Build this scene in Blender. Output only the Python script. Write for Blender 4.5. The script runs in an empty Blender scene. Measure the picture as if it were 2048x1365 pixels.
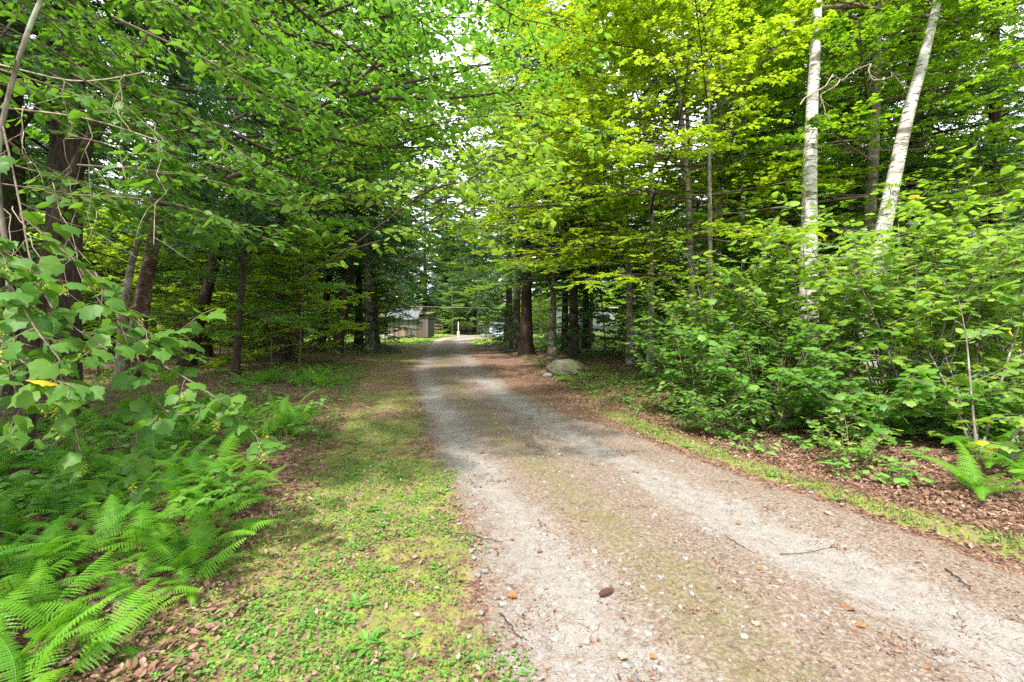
import bpy, math, random
import numpy as np
from mathutils import Matrix, Vector

random.seed(7)
rng = np.random.default_rng(7)
sc = bpy.context.scene
COL = sc.collection
PI = math.pi

# ------------------------------------------------------------------ camera
cd = bpy.data.cameras.new('camera')
cam = bpy.data.objects.new('camera', cd); COL.objects.link(cam)
cam.location = (0, 0, 1.5); cam.rotation_euler = (PI / 2, 0, 0)
cd.sensor_width = 36; cd.lens = 16
cd.shift_y = -32.5 / 2048.0
cd.clip_start = 0.05; cd.clip_end = 1200
sc.camera = cam
F = 910.2

def at(px, py, Y):
    """point seen at photograph pixel px, py at distance Y in front of the camera"""
    return np.array([(px - 1024.0) * Y / F, Y, 1.5 + (650.0 - py) * Y / F])

# ------------------------------------------------------------------ sky, sun, exposure
SUN_EL, SUN_AZ = math.radians(58), math.radians(-152)      # azimuth clockwise from +Y
w = bpy.data.worlds.new("World"); sc.world = w; w.use_nodes = True
nt = w.node_tree; nt.nodes.clear()
wo = nt.nodes.new('ShaderNodeOutputWorld'); bg = nt.nodes.new('ShaderNodeBackground')
sky = nt.nodes.new('ShaderNodeTexSky'); sky.sky_type = 'NISHITA'; sky.sun_disc = False
sky.sun_elevation = SUN_EL; sky.sun_rotation = SUN_AZ
sky.air_density = 1.0; sky.dust_density = 2.5; sky.ozone_density = 1.0
tc = nt.nodes.new('ShaderNodeTexCoord'); no = nt.nodes.new('ShaderNodeTexNoise')
no.inputs['Scale'].default_value = 1.6; no.inputs['Detail'].default_value = 6; no.inputs['Roughness'].default_value = .6
cr = nt.nodes.new('ShaderNodeValToRGB')
cr.color_ramp.elements[0].position = .32; cr.color_ramp.elements[0].color = (.45,) * 3 + (1,)
cr.color_ramp.elements[1].position = .60; cr.color_ramp.elements[1].color = (.93,) * 3 + (1,)
mx = nt.nodes.new('ShaderNodeMix'); mx.data_type = 'RGBA'
mx.inputs[7].default_value = (8.2, 8.35, 8.7, 1)             # thin bright cloud
nt.links.new(tc.outputs['Generated'], no.inputs['Vector'])
nt.links.new(no.outputs['Fac'], cr.inputs['Fac'])
nt.links.new(cr.outputs['Color'], mx.inputs[0])
nt.links.new(sky.outputs['Color'], mx.inputs[6])
nt.links.new(mx.outputs[2], bg.inputs['Color'])
bg.inputs['Strength'].default_value = 0.115
nt.links.new(bg.outputs[0], wo.inputs[0])

sd = bpy.data.lights.new('sun', 'SUN'); sd.energy = 2.8; sd.angle = math.radians(3); sd.color = (1, .95, .86)
sun = bpy.data.objects.new('sun', sd); COL.objects.link(sun)
sv = Vector((math.sin(SUN_AZ) * math.cos(SUN_EL), math.cos(SUN_AZ) * math.cos(SUN_EL), math.sin(SUN_EL)))
sun.rotation_euler = sv.to_track_quat('Z', 'Y').to_euler(); sun.location = sv * 50

vs = sc.view_settings
vs.view_transform = 'Standard'; vs.look = 'None'; vs.gamma = 1; vs.use_curve_mapping = False
vs.exposure = 1.85
cy = sc.cycles
cy.max_bounces = 7; cy.diffuse_bounces = 4; cy.glossy_bounces = 2; cy.transmission_bounces = 4; cy.transparent_max_bounces = 4
cy.caustics_reflective = False; cy.caustics_refractive = False
cy.use_denoising = False
cy.use_adaptive_sampling = True; cy.adaptive_threshold = 0.01
cy.sample_clamp_indirect = 4; cy.sample_clamp_direct = 12

# ------------------------------------------------------------------ helpers
def vnoise(x, y, s, seed=0):
    """smooth value noise, -1..1"""
    x = np.asarray(x, float) / s + 31.7 * seed; y = np.asarray(y, float) / s + 17.3 * seed
    xi = np.floor(x).astype(np.int64); yi = np.floor(y).astype(np.int64)
    fx = x - xi; fy = y - yi; fx = fx * fx * (3 - 2 * fx); fy = fy * fy * (3 - 2 * fy)
    def h(a, b):
        n = (a * 374761393 + b * 668265263 + seed * 1442695041) & 0xffffffff
        n = ((n ^ (n >> 13)) * 1274126177) & 0xffffffff
        return ((n ^ (n >> 16)) & 0xffff) / 32767.5 - 1
    return (h(xi, yi) * (1 - fx) + h(xi + 1, yi) * fx) * (1 - fy) + (h(xi, yi + 1) * (1 - fx) + h(xi + 1, yi + 1) * fx) * fy

def fbm(x, y, s, o=3, seed=0):
    r = 0; a = 1; t = 0
    for i in range(o):
        r = r + a * vnoise(x, y, s / 2 ** i, seed + i); t += a; a *= .5
    return r / t

def norm(v):
    return v / np.maximum(np.linalg.norm(v, axis=-1, keepdims=True), 1e-9)

def mesh(name, verts, faces, mat=None, smooth=False, attrs=None, uv=None):
    verts = np.asarray(verts, np.float32)
    if not isinstance(faces, (list, tuple)): faces = [faces]
    faces = [np.asarray(f, np.int32) for f in faces if len(f)]
    me = bpy.data.meshes.new(name)
    nl = sum(f.size for f in faces); npoly = sum(len(f) for f in faces)
    me.vertices.add(len(verts)); me.vertices.foreach_set('co', verts.ravel())
    me.loops.add(nl); li = np.concatenate([f.ravel() for f in faces])
    me.loops.foreach_set('vertex_index', li)
    me.polygons.add(npoly)
    tot = np.concatenate([np.full(len(f), f.shape[1], np.int32) for f in faces])
    st = np.concatenate([[0], np.cumsum(tot)[:-1]]).astype(np.int32)
    me.polygons.foreach_set('loop_start', st)
    if smooth: me.polygons.foreach_set('use_smooth', np.ones(npoly, bool))
    else: me.polygons.foreach_set('use_smooth', np.zeros(npoly, bool))
    me.update(calc_edges=True)
    if attrs:
        for k, v in attrs.items():
            a = me.attributes.new(k, 'FLOAT', 'POINT'); a.data.foreach_set('value', np.asarray(v, np.float32))
    if uv is not None:
        l = me.uv_layers.new(name='UVMap'); l.data.foreach_set('uv', np.asarray(uv, np.float32)[li].ravel())
    if mat: me.materials.append(mat)
    return me

def link(name, data, parent=None, **props):
    o = bpy.data.objects.new(name, data); COL.objects.link(o)
    if parent is not None: o.parent = parent
    for k, v in props.items(): o[k] = v
    return o

def thing(name, label, cat, loc=(0, 0, 0), rz=0, scale=1, group=None, data=None):
    o = link(name, data); o.location = loc; o.rotation_euler = (0, 0, rz); o.scale = (scale,) * 3
    o['label'] = label; o['category'] = cat
    if group: o['group'] = group
    return o

def dup(root, loc, rz, scale, label, group=None):
    kids = list(root.children)
    r = root.copy(); COL.objects.link(r); r.location = loc; r.rotation_euler = (0, 0, rz); r.scale = (scale,) * 3
    r['label'] = label
    if group: r['group'] = group
    elif 'group' in r: del r['group']
    for ch in kids:
        c = ch.copy(); COL.objects.link(c); c.parent = r
    return r

def tubes(pts, r0, r1, sides=4, pw=1.0):
    """pts (N,n,3), radii at both ends (N,) -> verts, quads"""
    N, n, _ = pts.shape
    T = np.empty_like(pts); T[:, 1:-1] = pts[:, 2:] - pts[:, :-2]; T[:, 0] = pts[:, 1] - pts[:, 0]; T[:, -1] = pts[:, -1] - pts[:, -2]
    T = norm(T)
    ref = np.where(np.abs(T[:, :1, 2:3]) > .85, np.array([[[1., 0, 0]]]), np.array([[[0, 0, 1.]]]))
    U = norm(np.cross(T, ref)); V = np.cross(T, U)
    t = np.linspace(0, 1, n)[None, :] ** pw
    R = (np.asarray(r0).reshape(-1, 1) * (1 - t) + np.asarray(r1).reshape(-1, 1) * t)
    a = np.arange(sides) * 2 * PI / sides
    P = pts[:, :, None] + R[:, :, None, None] * (np.cos(a)[None, None, :, None] * U[:, :, None] + np.sin(a)[None, None, :, None] * V[:, :, None])
    idx = np.arange(N * n * sides).reshape(N, n, sides)
    q = np.stack([idx[:, :-1], np.roll(idx[:, :-1], -1, 2), np.roll(idx[:, 1:], -1, 2), idx[:, 1:]], -1).reshape(-1, 4)
    return P.reshape(-1, 3), q

def grow(P0, D, L, nseg, bend, wig):
    """polylines from P0 along D, bending up/down"""
    N = len(P0); pts = np.empty((N, nseg + 1, 3)); pts[:, 0] = P0; d = norm(np.asarray(D, float)).copy()
    L = np.asarray(L).reshape(-1, 1)
    for i in range(nseg):
        d = d + np.array([0, 0, 1.]) * bend / nseg + rng.normal(0, wig, (N, 3)) / nseg ** .5
        d = norm(d); pts[:, i + 1] = pts[:, i] + d * L / nseg
    return pts

def plen(pts):
    return np.linalg.norm(np.diff(pts, axis=1), axis=2).sum(1)

def offshoots(pts, n, t0, t1, ang, ratio, taper=.65, lift=.1, minlen=0.05, vert=.12):
    """n children per parent, alternating sides in the flat plane of the parent"""
    N, m, _ = pts.shape
    t = np.linspace(t0, t1, n)[None] + rng.uniform(-.5, .5, (N, n)) * (t1 - t0) / max(n, 1) * .8
    t = np.clip(t, 0, .999)
    x = t * (m - 1); i = x.astype(int); f = (x - i)[..., None]
    r = np.arange(N)[:, None]
    p = pts[r, i] * (1 - f) + pts[r, i + 1] * f
    T = norm(pts[r, i + 1] - pts[r, i])
    S = norm(np.cross(T, np.array([0, 0, 1.])) + rng.normal(0, vert, T.shape))
    sg = np.where((np.arange(n)[None] + rng.integers(0, 2, (N, 1))) % 2, 1., -1.)[..., None]
    a = (ang * rng.uniform(.75, 1.2, (N, n)))[..., None]
    d = T * np.cos(a) + S * sg * np.sin(a); d[..., 2] += lift + rng.normal(0, vert, (N, n))
    L = plen(pts)[:, None] * ratio * (1 - taper * t) * rng.uniform(.7, 1.2, (N, n))
    return p.reshape(-1, 3), norm(d).reshape(-1, 3), np.maximum(L, minlen).ravel()

def tmpl(half, center, fold=.18, droop=.12, cup=.0):
    """leaf outline from one half, fan about a centre point; x across, y along"""
    half = np.array(half, float)
    out = np.vstack([half, half[-2:0:-1] * np.array([-1, 1])])
    v = np.vstack([[center], out])
    z = -fold * np.abs(v[:, 0]) - droop * v[:, 1] ** 2 + cup * np.abs(v[:, 0]) ** 2
    V = np.column_stack([v, z]); n = len(out)
    f = np.array([[0, 1 + i, 1 + (i + 1) % n] for i in range(n)])
    return V, f

MAPLE = tmpl([(0, 0), (.15, -.10), (.37, -.05), (.52, .12), (.54, .32), (.63, .50), (.49, .55), (.40, .66), (.30, .80), (.13, .86), (0, 1.07)], (0, .32), fold=.2, droop=.2)
OVATE = tmpl([(0, 0), (.2, .08), (.31, .27), (.33, .45), (.26, .66), (.13, .86), (0, 1.05)], (0, .42), fold=.25, droop=.15)
MIDM = tmpl([(0, 0), (.36, .08), (.52, .5), (.2, .55), (0, 1)], (0, .4), fold=.25, droop=.15)
MIDO = (np.array([(0, 0, 0), (.27, .45, -.07), (0, 1, -.12), (-.27, .45, -.07)]), np.array([(0, 1, 2), (0, 2, 3)]))
NEEDLE = (np.array([(0, 0, 0), (.14, .4, 0), (0, 1, -.1), (-.14, .4, 0)]), np.array([(0, 1, 2), (0, 2, 3)]))

def frames(d, up):
    y = norm(d); x = norm(np.cross(y, up)); z = np.cross(x, y)
    return x, y, z

def leafmesh(t, pos, d, up, s, tint):
    V, Fc = t; x, y, z = frames(d, up); s = np.asarray(s).reshape(-1, 1, 1)
    P = pos[:, None] + s * (V[None, :, 0:1] * x[:, None] + V[None, :, 1:2] * y[:, None] + V[None, :, 2:3] * z[:, None])
    k = len(V); f = Fc[None] + (np.arange(len(pos)) * k)[:, None, None]
    return P.reshape(-1, 3), f.reshape(-1, 3), np.repeat(tint, k), np.tile(V[:, :2], (len(pos), 1))

def twigleaves(pts, n, size, ang=1.0, tilt=.3, t0=.1, droop=.15, opposite=False, stalk=.0):
    """leaf frames along twigs; returns pos, dir, up, size"""
    N, m, _ = pts.shape
    t = np.linspace(t0, 1, n)[None] + rng.uniform(-.5, .5, (N, n)) * .7 / n
    t = np.clip(t, 0, .999); x = t * (m - 1); i = x.astype(int); f = (x - i)[..., None]; r = np.arange(N)[:, None]
    p = pts[r, i] * (1 - f) + pts[r, i + 1] * f; T = norm(pts[r, i + 1] - pts[r, i])
    S = norm(np.cross(T, np.array([0, 0, 1.])))
    sg = np.where((np.arange(n)[None]) % 2, 1., -1.)[..., None]
    a = (ang * rng.uniform(.6, 1.2, (N, n)))[..., None]
    d = T * np.cos(a) + S * sg * np.sin(a); d[..., 2] -= droop + rng.normal(0, tilt * .5, (N, n))
    d = norm(d)
    up = np.array([0, 0, 1.]) + rng.normal(0, tilt, d.shape)
    s = size * rng.uniform(.45, 1.25, (N, n))
    p = p + d * stalk * s[..., None]
    return p.reshape(-1, 3), d.reshape(-1, 3), up.reshape(-1, 3), s.ravel()

LITT = tmpl([(0, 0), (.22, .2), (.29, .5), (.18, .8), (0, 1.0)], (0, .45), fold=-.5, droop=-.35)
# ------------------------------------------------------------------ materials
def mat(name):
    m = bpy.data.materials.new(name); m.use_nodes = True; n = m.node_tree; n.nodes.clear()
    return m, n, n.nodes.new('ShaderNodeOutputMaterial')
def N(n, t, **kw):
    x = n.nodes.new(t)
    for k, v in kw.items():
        if k.startswith('i_'):
            x.inputs[k[2:].replace('_', ' ')].default_value = v
        else: setattr(x, k, v)
    return x
def ramp(n, fac, stops, interp='LINEAR'):
    r = n.nodes.new('ShaderNodeValToRGB'); r.color_ramp.interpolation = interp
    e = r.color_ramp.elements
    while len(e) < len(stops): e.new(.5)
    for el, (p, c) in zip(e, stops):
        el.position = p; el.color = tuple(c) + (1,) if not np.isscalar(c) else (c, c, c, 1)
    n.links.new(fac, r.inputs[0]); return r.outputs[0]
def mixc(n, fac, a, b, mode='MIX'):
    m = n.nodes.new('ShaderNodeMix'); m.data_type = 'RGBA'; m.blend_type = mode
    for s, v in ((0, fac), (6, a), (7, b)):
        if hasattr(v, 'links') or isinstance(v, bpy.types.NodeSocket): n.links.new(v, m.inputs[s])
        else: m.inputs[s].default_value = v if s == 0 else (tuple(v) + (1,))
    return m.outputs[2]
def math_(n, op, a, b=0.0, clamp=False):
    m = n.nodes.new('ShaderNodeMath'); m.operation = op; m.use_clamp = clamp
    for s, v in ((0, a), (1, b)):
        if isinstance(v, bpy.types.NodeSocket): n.links.new(v, m.inputs[s])
        else: m.inputs[s].default_value = v
    return m.outputs[0]

def leaf_mat(name, cols, trans, tw=.4, rough=.45, spec=.35, veins=False, dead=0.0):
    """cols: colours from dark to light picked by each leaf's own tint"""
    m, n, out = mat(name)
    at_ = N(n, 'ShaderNodeAttribute', attribute_name='tint'); oi = N(n, 'ShaderNodeObjectInfo')
    f = math_(n, 'ADD', math_(n, 'MULTIPLY', at_.outputs['Fac'], .85), math_(n, 'MULTIPLY', oi.outputs['Random'], .15))
    k = len(cols); c = ramp(n, f, [(i / (k - 1), cc) for i, cc in enumerate(cols)])
    t = mixc(n, .5, c, trans)
    tt = mixc(n, 1.0, t, (1, 1, 1), 'MULTIPLY')
    if veins:
        uv = N(n, 'ShaderNodeUVMap'); sp = N(n, 'ShaderNodeSeparateXYZ'); n.links.new(uv.outputs[0], sp.inputs[0])
        ax = math_(n, 'ABSOLUTE', sp.outputs[0])
        mid = math_(n, 'LESS_THAN', ax, .012)
        ph = math_(n, 'SUBTRACT', sp.outputs[1], math_(n, 'MULTIPLY', ax, .9))
        fr = math_(n, 'FRACT', math_(n, 'MULTIPLY', ph, 8.0))
        side = math_(n, 'LESS_THAN', fr, .10)
        v = math_(n, 'MULTIPLY', math_(n, 'MAXIMUM', mid, side), .38)
        c = mixc(n, v, c, (.20, .30, .09))
        tcx = N(n, 'ShaderNodeTexCoord'); nz = N(n, 'ShaderNodeTexNoise', i_Scale=45.0, i_Detail=3.0); n.links.new(tcx.outputs['Object'], nz.inputs['Vector'])
        c = mixc(n, math_(n, 'MULTIPLY', ramp(n, nz.outputs['Fac'], [(.4, 0.0), (.62, 1.0)]), .35), c, (.08, .16, .035))
    b = N(n, 'ShaderNodeBsdfPrincipled'); n.links.new(c, b.inputs['Base Color'])
    b.inputs['Roughness'].default_value = rough; b.inputs['Specular IOR Level'].default_value = spec
    tr = N(n, 'ShaderNodeBsdfTranslucent'); n.links.new(tt, tr.inputs['Color'])
    ms = N(n, 'ShaderNodeMixShader'); ms.inputs[0].default_value = tw
    n.links.new(b.outputs[0], ms.inputs[1]); n.links.new(tr.outputs[0], ms.inputs[2]); n.links.new(ms.outputs[0], out.inputs[0])
    return m

M = {}
M['near'] = leaf_mat('near_leaf', [(.045, .15, .03), (.07, .20, .03), (.11, .26, .035), (.19, .32, .045)], (.32, .68, .03), .45, .42, .4, veins=True)
M['nearpale'] = leaf_mat('near_pale_leaf', [(.08, .20, .035), (.14, .28, .04), (.21, .35, .045), (.33, .42, .06)], (.48, .74, .04), .46, .42, .45, veins=True)
M['maple'] = leaf_mat('maple_leaf', [(.05, .17, .015), (.09, .24, .015), (.14, .30, .018), (.23, .36, .02)], (.46, .74, .015), .5)
M['bright'] = leaf_mat('bright_maple_leaf', [(.09, .22, .012), (.17, .32, .012), (.25, .38, .015), (.36, .44, .02)], (.60, .80, .02), .5)
M['dark'] = leaf_mat('dark_leaf', [(.03, .11, .015), (.05, .16, .016), (.08, .21, .018), (.13, .26, .02)], (.30, .66, .02), .45)
M['far'] = leaf_mat('far_leaf', [(.08, .17, .04), (.12, .22, .05), (.17, .28, .06), (.25, .33, .09)], (.32, .52, .05), .4)
M['hem'] = leaf_mat('hemlock_needle', [(.018, .060, .022), (.030, .092, .030), (.05, .13, .036), (.09, .19, .05)], (.12, .32, .05), .3, .5, .3)
M['fern'] = leaf_mat('fern_leaf', [(.045, .16, .012), (.07, .22, .014), (.11, .29, .016), (.17, .36, .02)], (.32, .70, .02), .42, .5, .3)
M['grass'] = leaf_mat('grass_blade', [(.05, .13, .02), (.09, .18, .025), (.16, .24, .04), (.26, .27, .10)], (.3, .5, .05), .35)
M['clover'] = leaf_mat('clover_leaf', [(.06, .19, .03), (.09, .24, .04), (.14, .30, .05), (.19, .33, .07)], (.3, .6, .06), .35)
M['litter'] = leaf_mat('dead_leaf', [(.06, .032, .02), (.15, .08, .05), (.24, .14, .095), (.40, .28, .21)], (.25, .12, .06), .12, .6, .3)
M['samara'] = leaf_mat('winged_seed', [(.30, .36, .05), (.40, .44, .07), (.46, .46, .09)], (.5, .6, .1), .4)
M['yellow'] = leaf_mat('yellow_leaf', [(.45, .33, .03), (.55, .42, .04)], (.6, .5, .05), .4)
M['orange'] = leaf_mat('orange_leaf', [(.17, .065, .03), (.27, .12, .05), (.34, .19, .09)], (.3, .14, .05), .25)

def bark(name, dark, light, sx=6, sz=1.4, bump=.6, lichen=None, rough=.9):
    m, n, out = mat(name)
    t = N(n, 'ShaderNodeTexCoord'); mp = N(n, 'ShaderNodeMapping'); mp.inputs['Scale'].default_value = (sx, sx, sz)
    n.links.new(t.outputs['Object'], mp.inputs[0])
    a = N(n, 'ShaderNodeTexNoise', i_Scale=2.2, i_Detail=7.0, i_Roughness=.7); n.links.new(mp.outputs[0], a.inputs['Vector'])
    v = N(n, 'ShaderNodeTexVoronoi', i_Scale=3.0); n.links.new(mp.outputs[0], v.inputs['Vector'])
    h = math_(n, 'ADD', math_(n, 'MULTIPLY', a.outputs['Fac'], .75), math_(n, 'MULTIPLY', v.outputs['Distance'], .3))
    c = ramp(n, h, [(.34, dark), (.72, light)])
    if lichen:
        b2 = N(n, 'ShaderNodeTexNoise', i_Scale=5.0, i_Detail=5.0); n.links.new(t.outputs['Object'], b2.inputs['Vector'])
        c = mixc(n, ramp(n, b2.outputs['Fac'], [(.52, 0.0), (.62, 1.0)]), c, lichen)
    b = N(n, 'ShaderNodeBsdfPrincipled', i_Roughness=rough); b.inputs['Specular IOR Level'].default_value = .2
    n.links.new(c, b.inputs['Base Color'])
    bp = N(n, 'ShaderNodeBump', i_Strength=bump, i_Distance=.04); n.links.new(h, bp.inputs['Height']); n.links.new(bp.outputs[0], b.inputs['Normal'])
    n.links.new(b.outputs[0], out.inputs[0]); return m
M['bark_dark'] = bark('hemlock_bark', (.016, .012, .010), (.085, .058, .046), 7, 1.6, 1.0)
M['bark_red'] = bark('cherry_bark', (.035, .02, .016), (.15, .085, .062), 2.5, 9, .7, (.20, .17, .15))
M['bark_grey'] = bark('grey_bark', (.06, .05, .04), (.24, .20, .16), 8, 3, .5, (.26, .28, .22))
M['twig'] = bark('twig_bark', (.07, .05, .035), (.22, .17, .12), 12, 12, .3)
M['twig_dark'] = bark('dark_twig_bark', (.02, .015, .012), (.08, .06, .045), 12, 12, .3)
M['twig_pale'] = bark('pale_twig_bark', (.18, .14, .10), (.42, .36, .29), 12, 12, .3)

def birch_bark():
    m, n, out = mat('white_birch_bark')
    t = N(n, 'ShaderNodeTexCoord')
    mp = N(n, 'ShaderNodeMapping'); mp.inputs['Scale'].default_value = (2.4, 2.4, 16); n.links.new(t.outputs['Object'], mp.inputs[0])
    a = N(n, 'ShaderNodeTexNoise', i_Scale=2.0, i_Detail=6.0, i_Roughness=.65); n.links.new(mp.outputs[0], a.inputs['Vector'])
    mp2 = N(n, 'ShaderNodeMapping'); mp2.inputs['Scale'].default_value = (1.4, 1.4, 2.6); n.links.new(t.outputs['Object'], mp2.inputs[0])
    p = N(n, 'ShaderNodeTexNoise', i_Scale=2.0, i_Detail=5.0); n.links.new(mp2.outputs[0], p.inputs['Vector'])
    c = ramp(n, p.outputs['Fac'], [(.36, (.24, .20, .17)), (.50, (.46, .43, .40)), (.66, (.62, .60, .57))])
    l = ramp(n, a.outputs['Fac'], [(.41, 1.0), (.46, 0.0)])
    c = mixc(n, l, c, (.06, .05, .045))
    s = ramp(n, p.outputs['Fac'], [(.33, 1.0), (.39, 0.0)])
    c = mixc(n, s, c, (.10, .085, .07))
    b = N(n, 'ShaderNodeBsdfPrincipled', i_Roughness=.7); n.links.new(c, b.inputs['Base Color'])
    bp = N(n, 'ShaderNodeBump', i_Strength=.4, i_Distance=.02); n.links.new(a.outputs['Fac'], bp.inputs['Height']); n.links.new(bp.outputs[0], b.inputs['Normal'])
    n.links.new(b.outputs[0], out.inputs[0]); return m
M['birch'] = birch_bark()

def plain(name, col, rough=.7, metal=0, noise=.25, scale=6.0, stretch=(1, 1, 1)):
    m, n, out = mat(name); t = N(n, 'ShaderNodeTexCoord'); mp = N(n, 'ShaderNodeMapping'); mp.inputs['Scale'].default_value = stretch
    n.links.new(t.outputs['Object'], mp.inputs[0])
    a = N(n, 'ShaderNodeTexNoise', i_Scale=scale, i_Detail=6.0, i_Roughness=.65); n.links.new(mp.outputs[0], a.inputs['Vector'])
    oi = N(n, 'ShaderNodeObjectInfo')
    f = math_(n, 'ADD', math_(n, 'MULTIPLY', a.outputs['Fac'], .6), math_(n, 'MULTIPLY', oi.outputs['Random'], .4))
    c = ramp(n, f, [(.2, tuple(x * (1 - noise * 1.6) for x in col)), (.8, tuple(min(1, x * (1 + noise)) for x in col))])
    b = N(n, 'ShaderNodeBsdfPrincipled', i_Roughness=rough, i_Metallic=metal); n.links.new(c, b.inputs['Base Color'])
    bp = N(n, 'ShaderNodeBump', i_Strength=.25, i_Distance=.01); n.links.new(a.outputs['Fac'], bp.inputs['Height']); n.links.new(bp.outputs[0], b.inputs['Normal'])
    n.links.new(b.outputs[0], out.inputs[0]); return m

# ground: zones are stored per vertex, the shader breaks them up with grain
def ground_mat():
    m, n, out = mat('forest_drive_ground')
    t = N(n, 'ShaderNodeTexCoord'); P = t.outputs['Object']
    A = lambda k: N(n, 'ShaderNodeAttribute', attribute_name=k).outputs['Fac']
    def noise(s, d=5.0, r=.6):
        x = N(n, 'ShaderNodeTexNoise', i_Scale=s, i_Detail=d, i_Roughness=r); n.links.new(P, x.inputs['Vector']); return x.outputs['Fac']
    def voro(s):
        x = N(n, 'ShaderNodeTexVoronoi', i_Scale=s); n.links.new(P, x.inputs['Vector']); return x
    n1, n2, n3, n4 = noise(1.6, 5), noise(9, 6, .7), noise(45, 5, .7), noise(160, 3, .7)
    v1, v2 = voro(55), voro(130)
    # gravelly sand
    sand = ramp(n, n4, [(.30, (.105, .093, .082)), (.5, (.24, .22, .20)), (.72, (.385, .362, .338))])
    st = ramp(n, v1.outputs['Color'], [(.15, (.13, .12, .115)), (.5, (.28, .265, .255)), (.9, (.44, .43, .42))])
    stm = math_(n, 'MULTIPLY', ramp(n, v1.outputs['Distance'], [(.18, 1.0), (.34, 0.0)]), ramp(n, v2.outputs['Distance'], [(.2, .4), (.6, 1.0)]))
    sand = mixc(n, math_(n, 'MULTIPLY', stm, .55), sand, st)
    sand = mixc(n, ramp(n, n2, [(.3, .55), (.6, 0.0)]), sand, (.17, .14, .115))
    # brown needle-strewn gravel
    brown = ramp(n, n3, [(.3, (.075, .053, .039)), (.5, (.17, .128, .098)), (.7, (.30, .245, .205))])
    brown = mixc(n, math_(n, 'MULTIPLY', stm, .5), brown, st)
    # moss on the crown of the drive
    moss = ramp(n, n3, [(.3, (.078, .068, .032)), (.5, (.145, .128, .064)), (.72, (.25, .22, .14))])
    # mossy lawn of the verge
    verge = ramp(n, math_(n, 'ADD', math_(n, 'MULTIPLY', n2, .6), math_(n, 'MULTIPLY', n3, .4)), [(.34, (.16, .10, .065)), (.45, (.24, .17, .12)), (.50, (.15, .17, .04)), (.58, (.20, .24, .035)), (.72, (.34, .31, .17))])
    # forest litter
    lit = ramp(n, v1.outputs['Color'], [(.1, (.06, .035, .022)), (.4, (.16, .09, .06)), (.7, (.25, .15, .105)), (.95, (.40, .29, .22))])
    lit = mixc(n, ramp(n, n2, [(.4, .6), (.6, 0.0)]), lit, (.06, .035, .02))
    lawn = ramp(n, math_(n, 'ADD', math_(n, 'MULTIPLY', n1, .5), math_(n, 'MULTIPLY', n3, .5)), [(.3, (.10, .17, .03)), (.5, (.19, .28, .04)), (.7, (.32, .36, .09))])
    def msk(k, wdt=.22):
        nn = math_(n, 'ADD', math_(n, 'MULTIPLY', math_(n, 'SUBTRACT', n2, .5), 1.5), math_(n, 'MULTIPLY', math_(n, 'SUBTRACT', n3, .5), 1.1))
        nn = math_(n, 'ADD', nn, math_(n, 'MULTIPLY', math_(n, 'SUBTRACT', n1, .5), .9))
        s = math_(n, 'ADD', A(k), nn)
        return ramp(n, s, [(.5 - wdt / 2, 0.0), (.5 + wdt / 2, 1.0)])
    c = lit
    c = mixc(n, msk('lawn'), c, lawn)
    c = mixc(n, msk('verge'), c, verge)
    c = mixc(n, msk('brown'), c, brown)
    c = mixc(n, msk('moss', .6), c, moss)
    c = mixc(n, msk('sand', .55), c, sand)
    b = N(n, 'ShaderNodeBsdfPrincipled', i_Roughness=.95); b.inputs['Specular IOR Level'].default_value = .15
    n.links.new(c, b.inputs['Base Color'])
    h = math_(n, 'ADD', math_(n, 'MULTIPLY', n3, .5), math_(n, 'MULTIPLY', n4, .5))
    h = math_(n, 'ADD', h, math_(n, 'MULTIPLY', stm, .35))
    bp = N(n, 'ShaderNodeBump', i_Strength=.8, i_Distance=.012); n.links.new(h, bp.inputs['Height']); n.links.new(bp.outputs[0], b.inputs['Normal'])
    n.links.new(b.outputs[0], out.inputs[0]); return m
M['ground'] = ground_mat()

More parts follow.
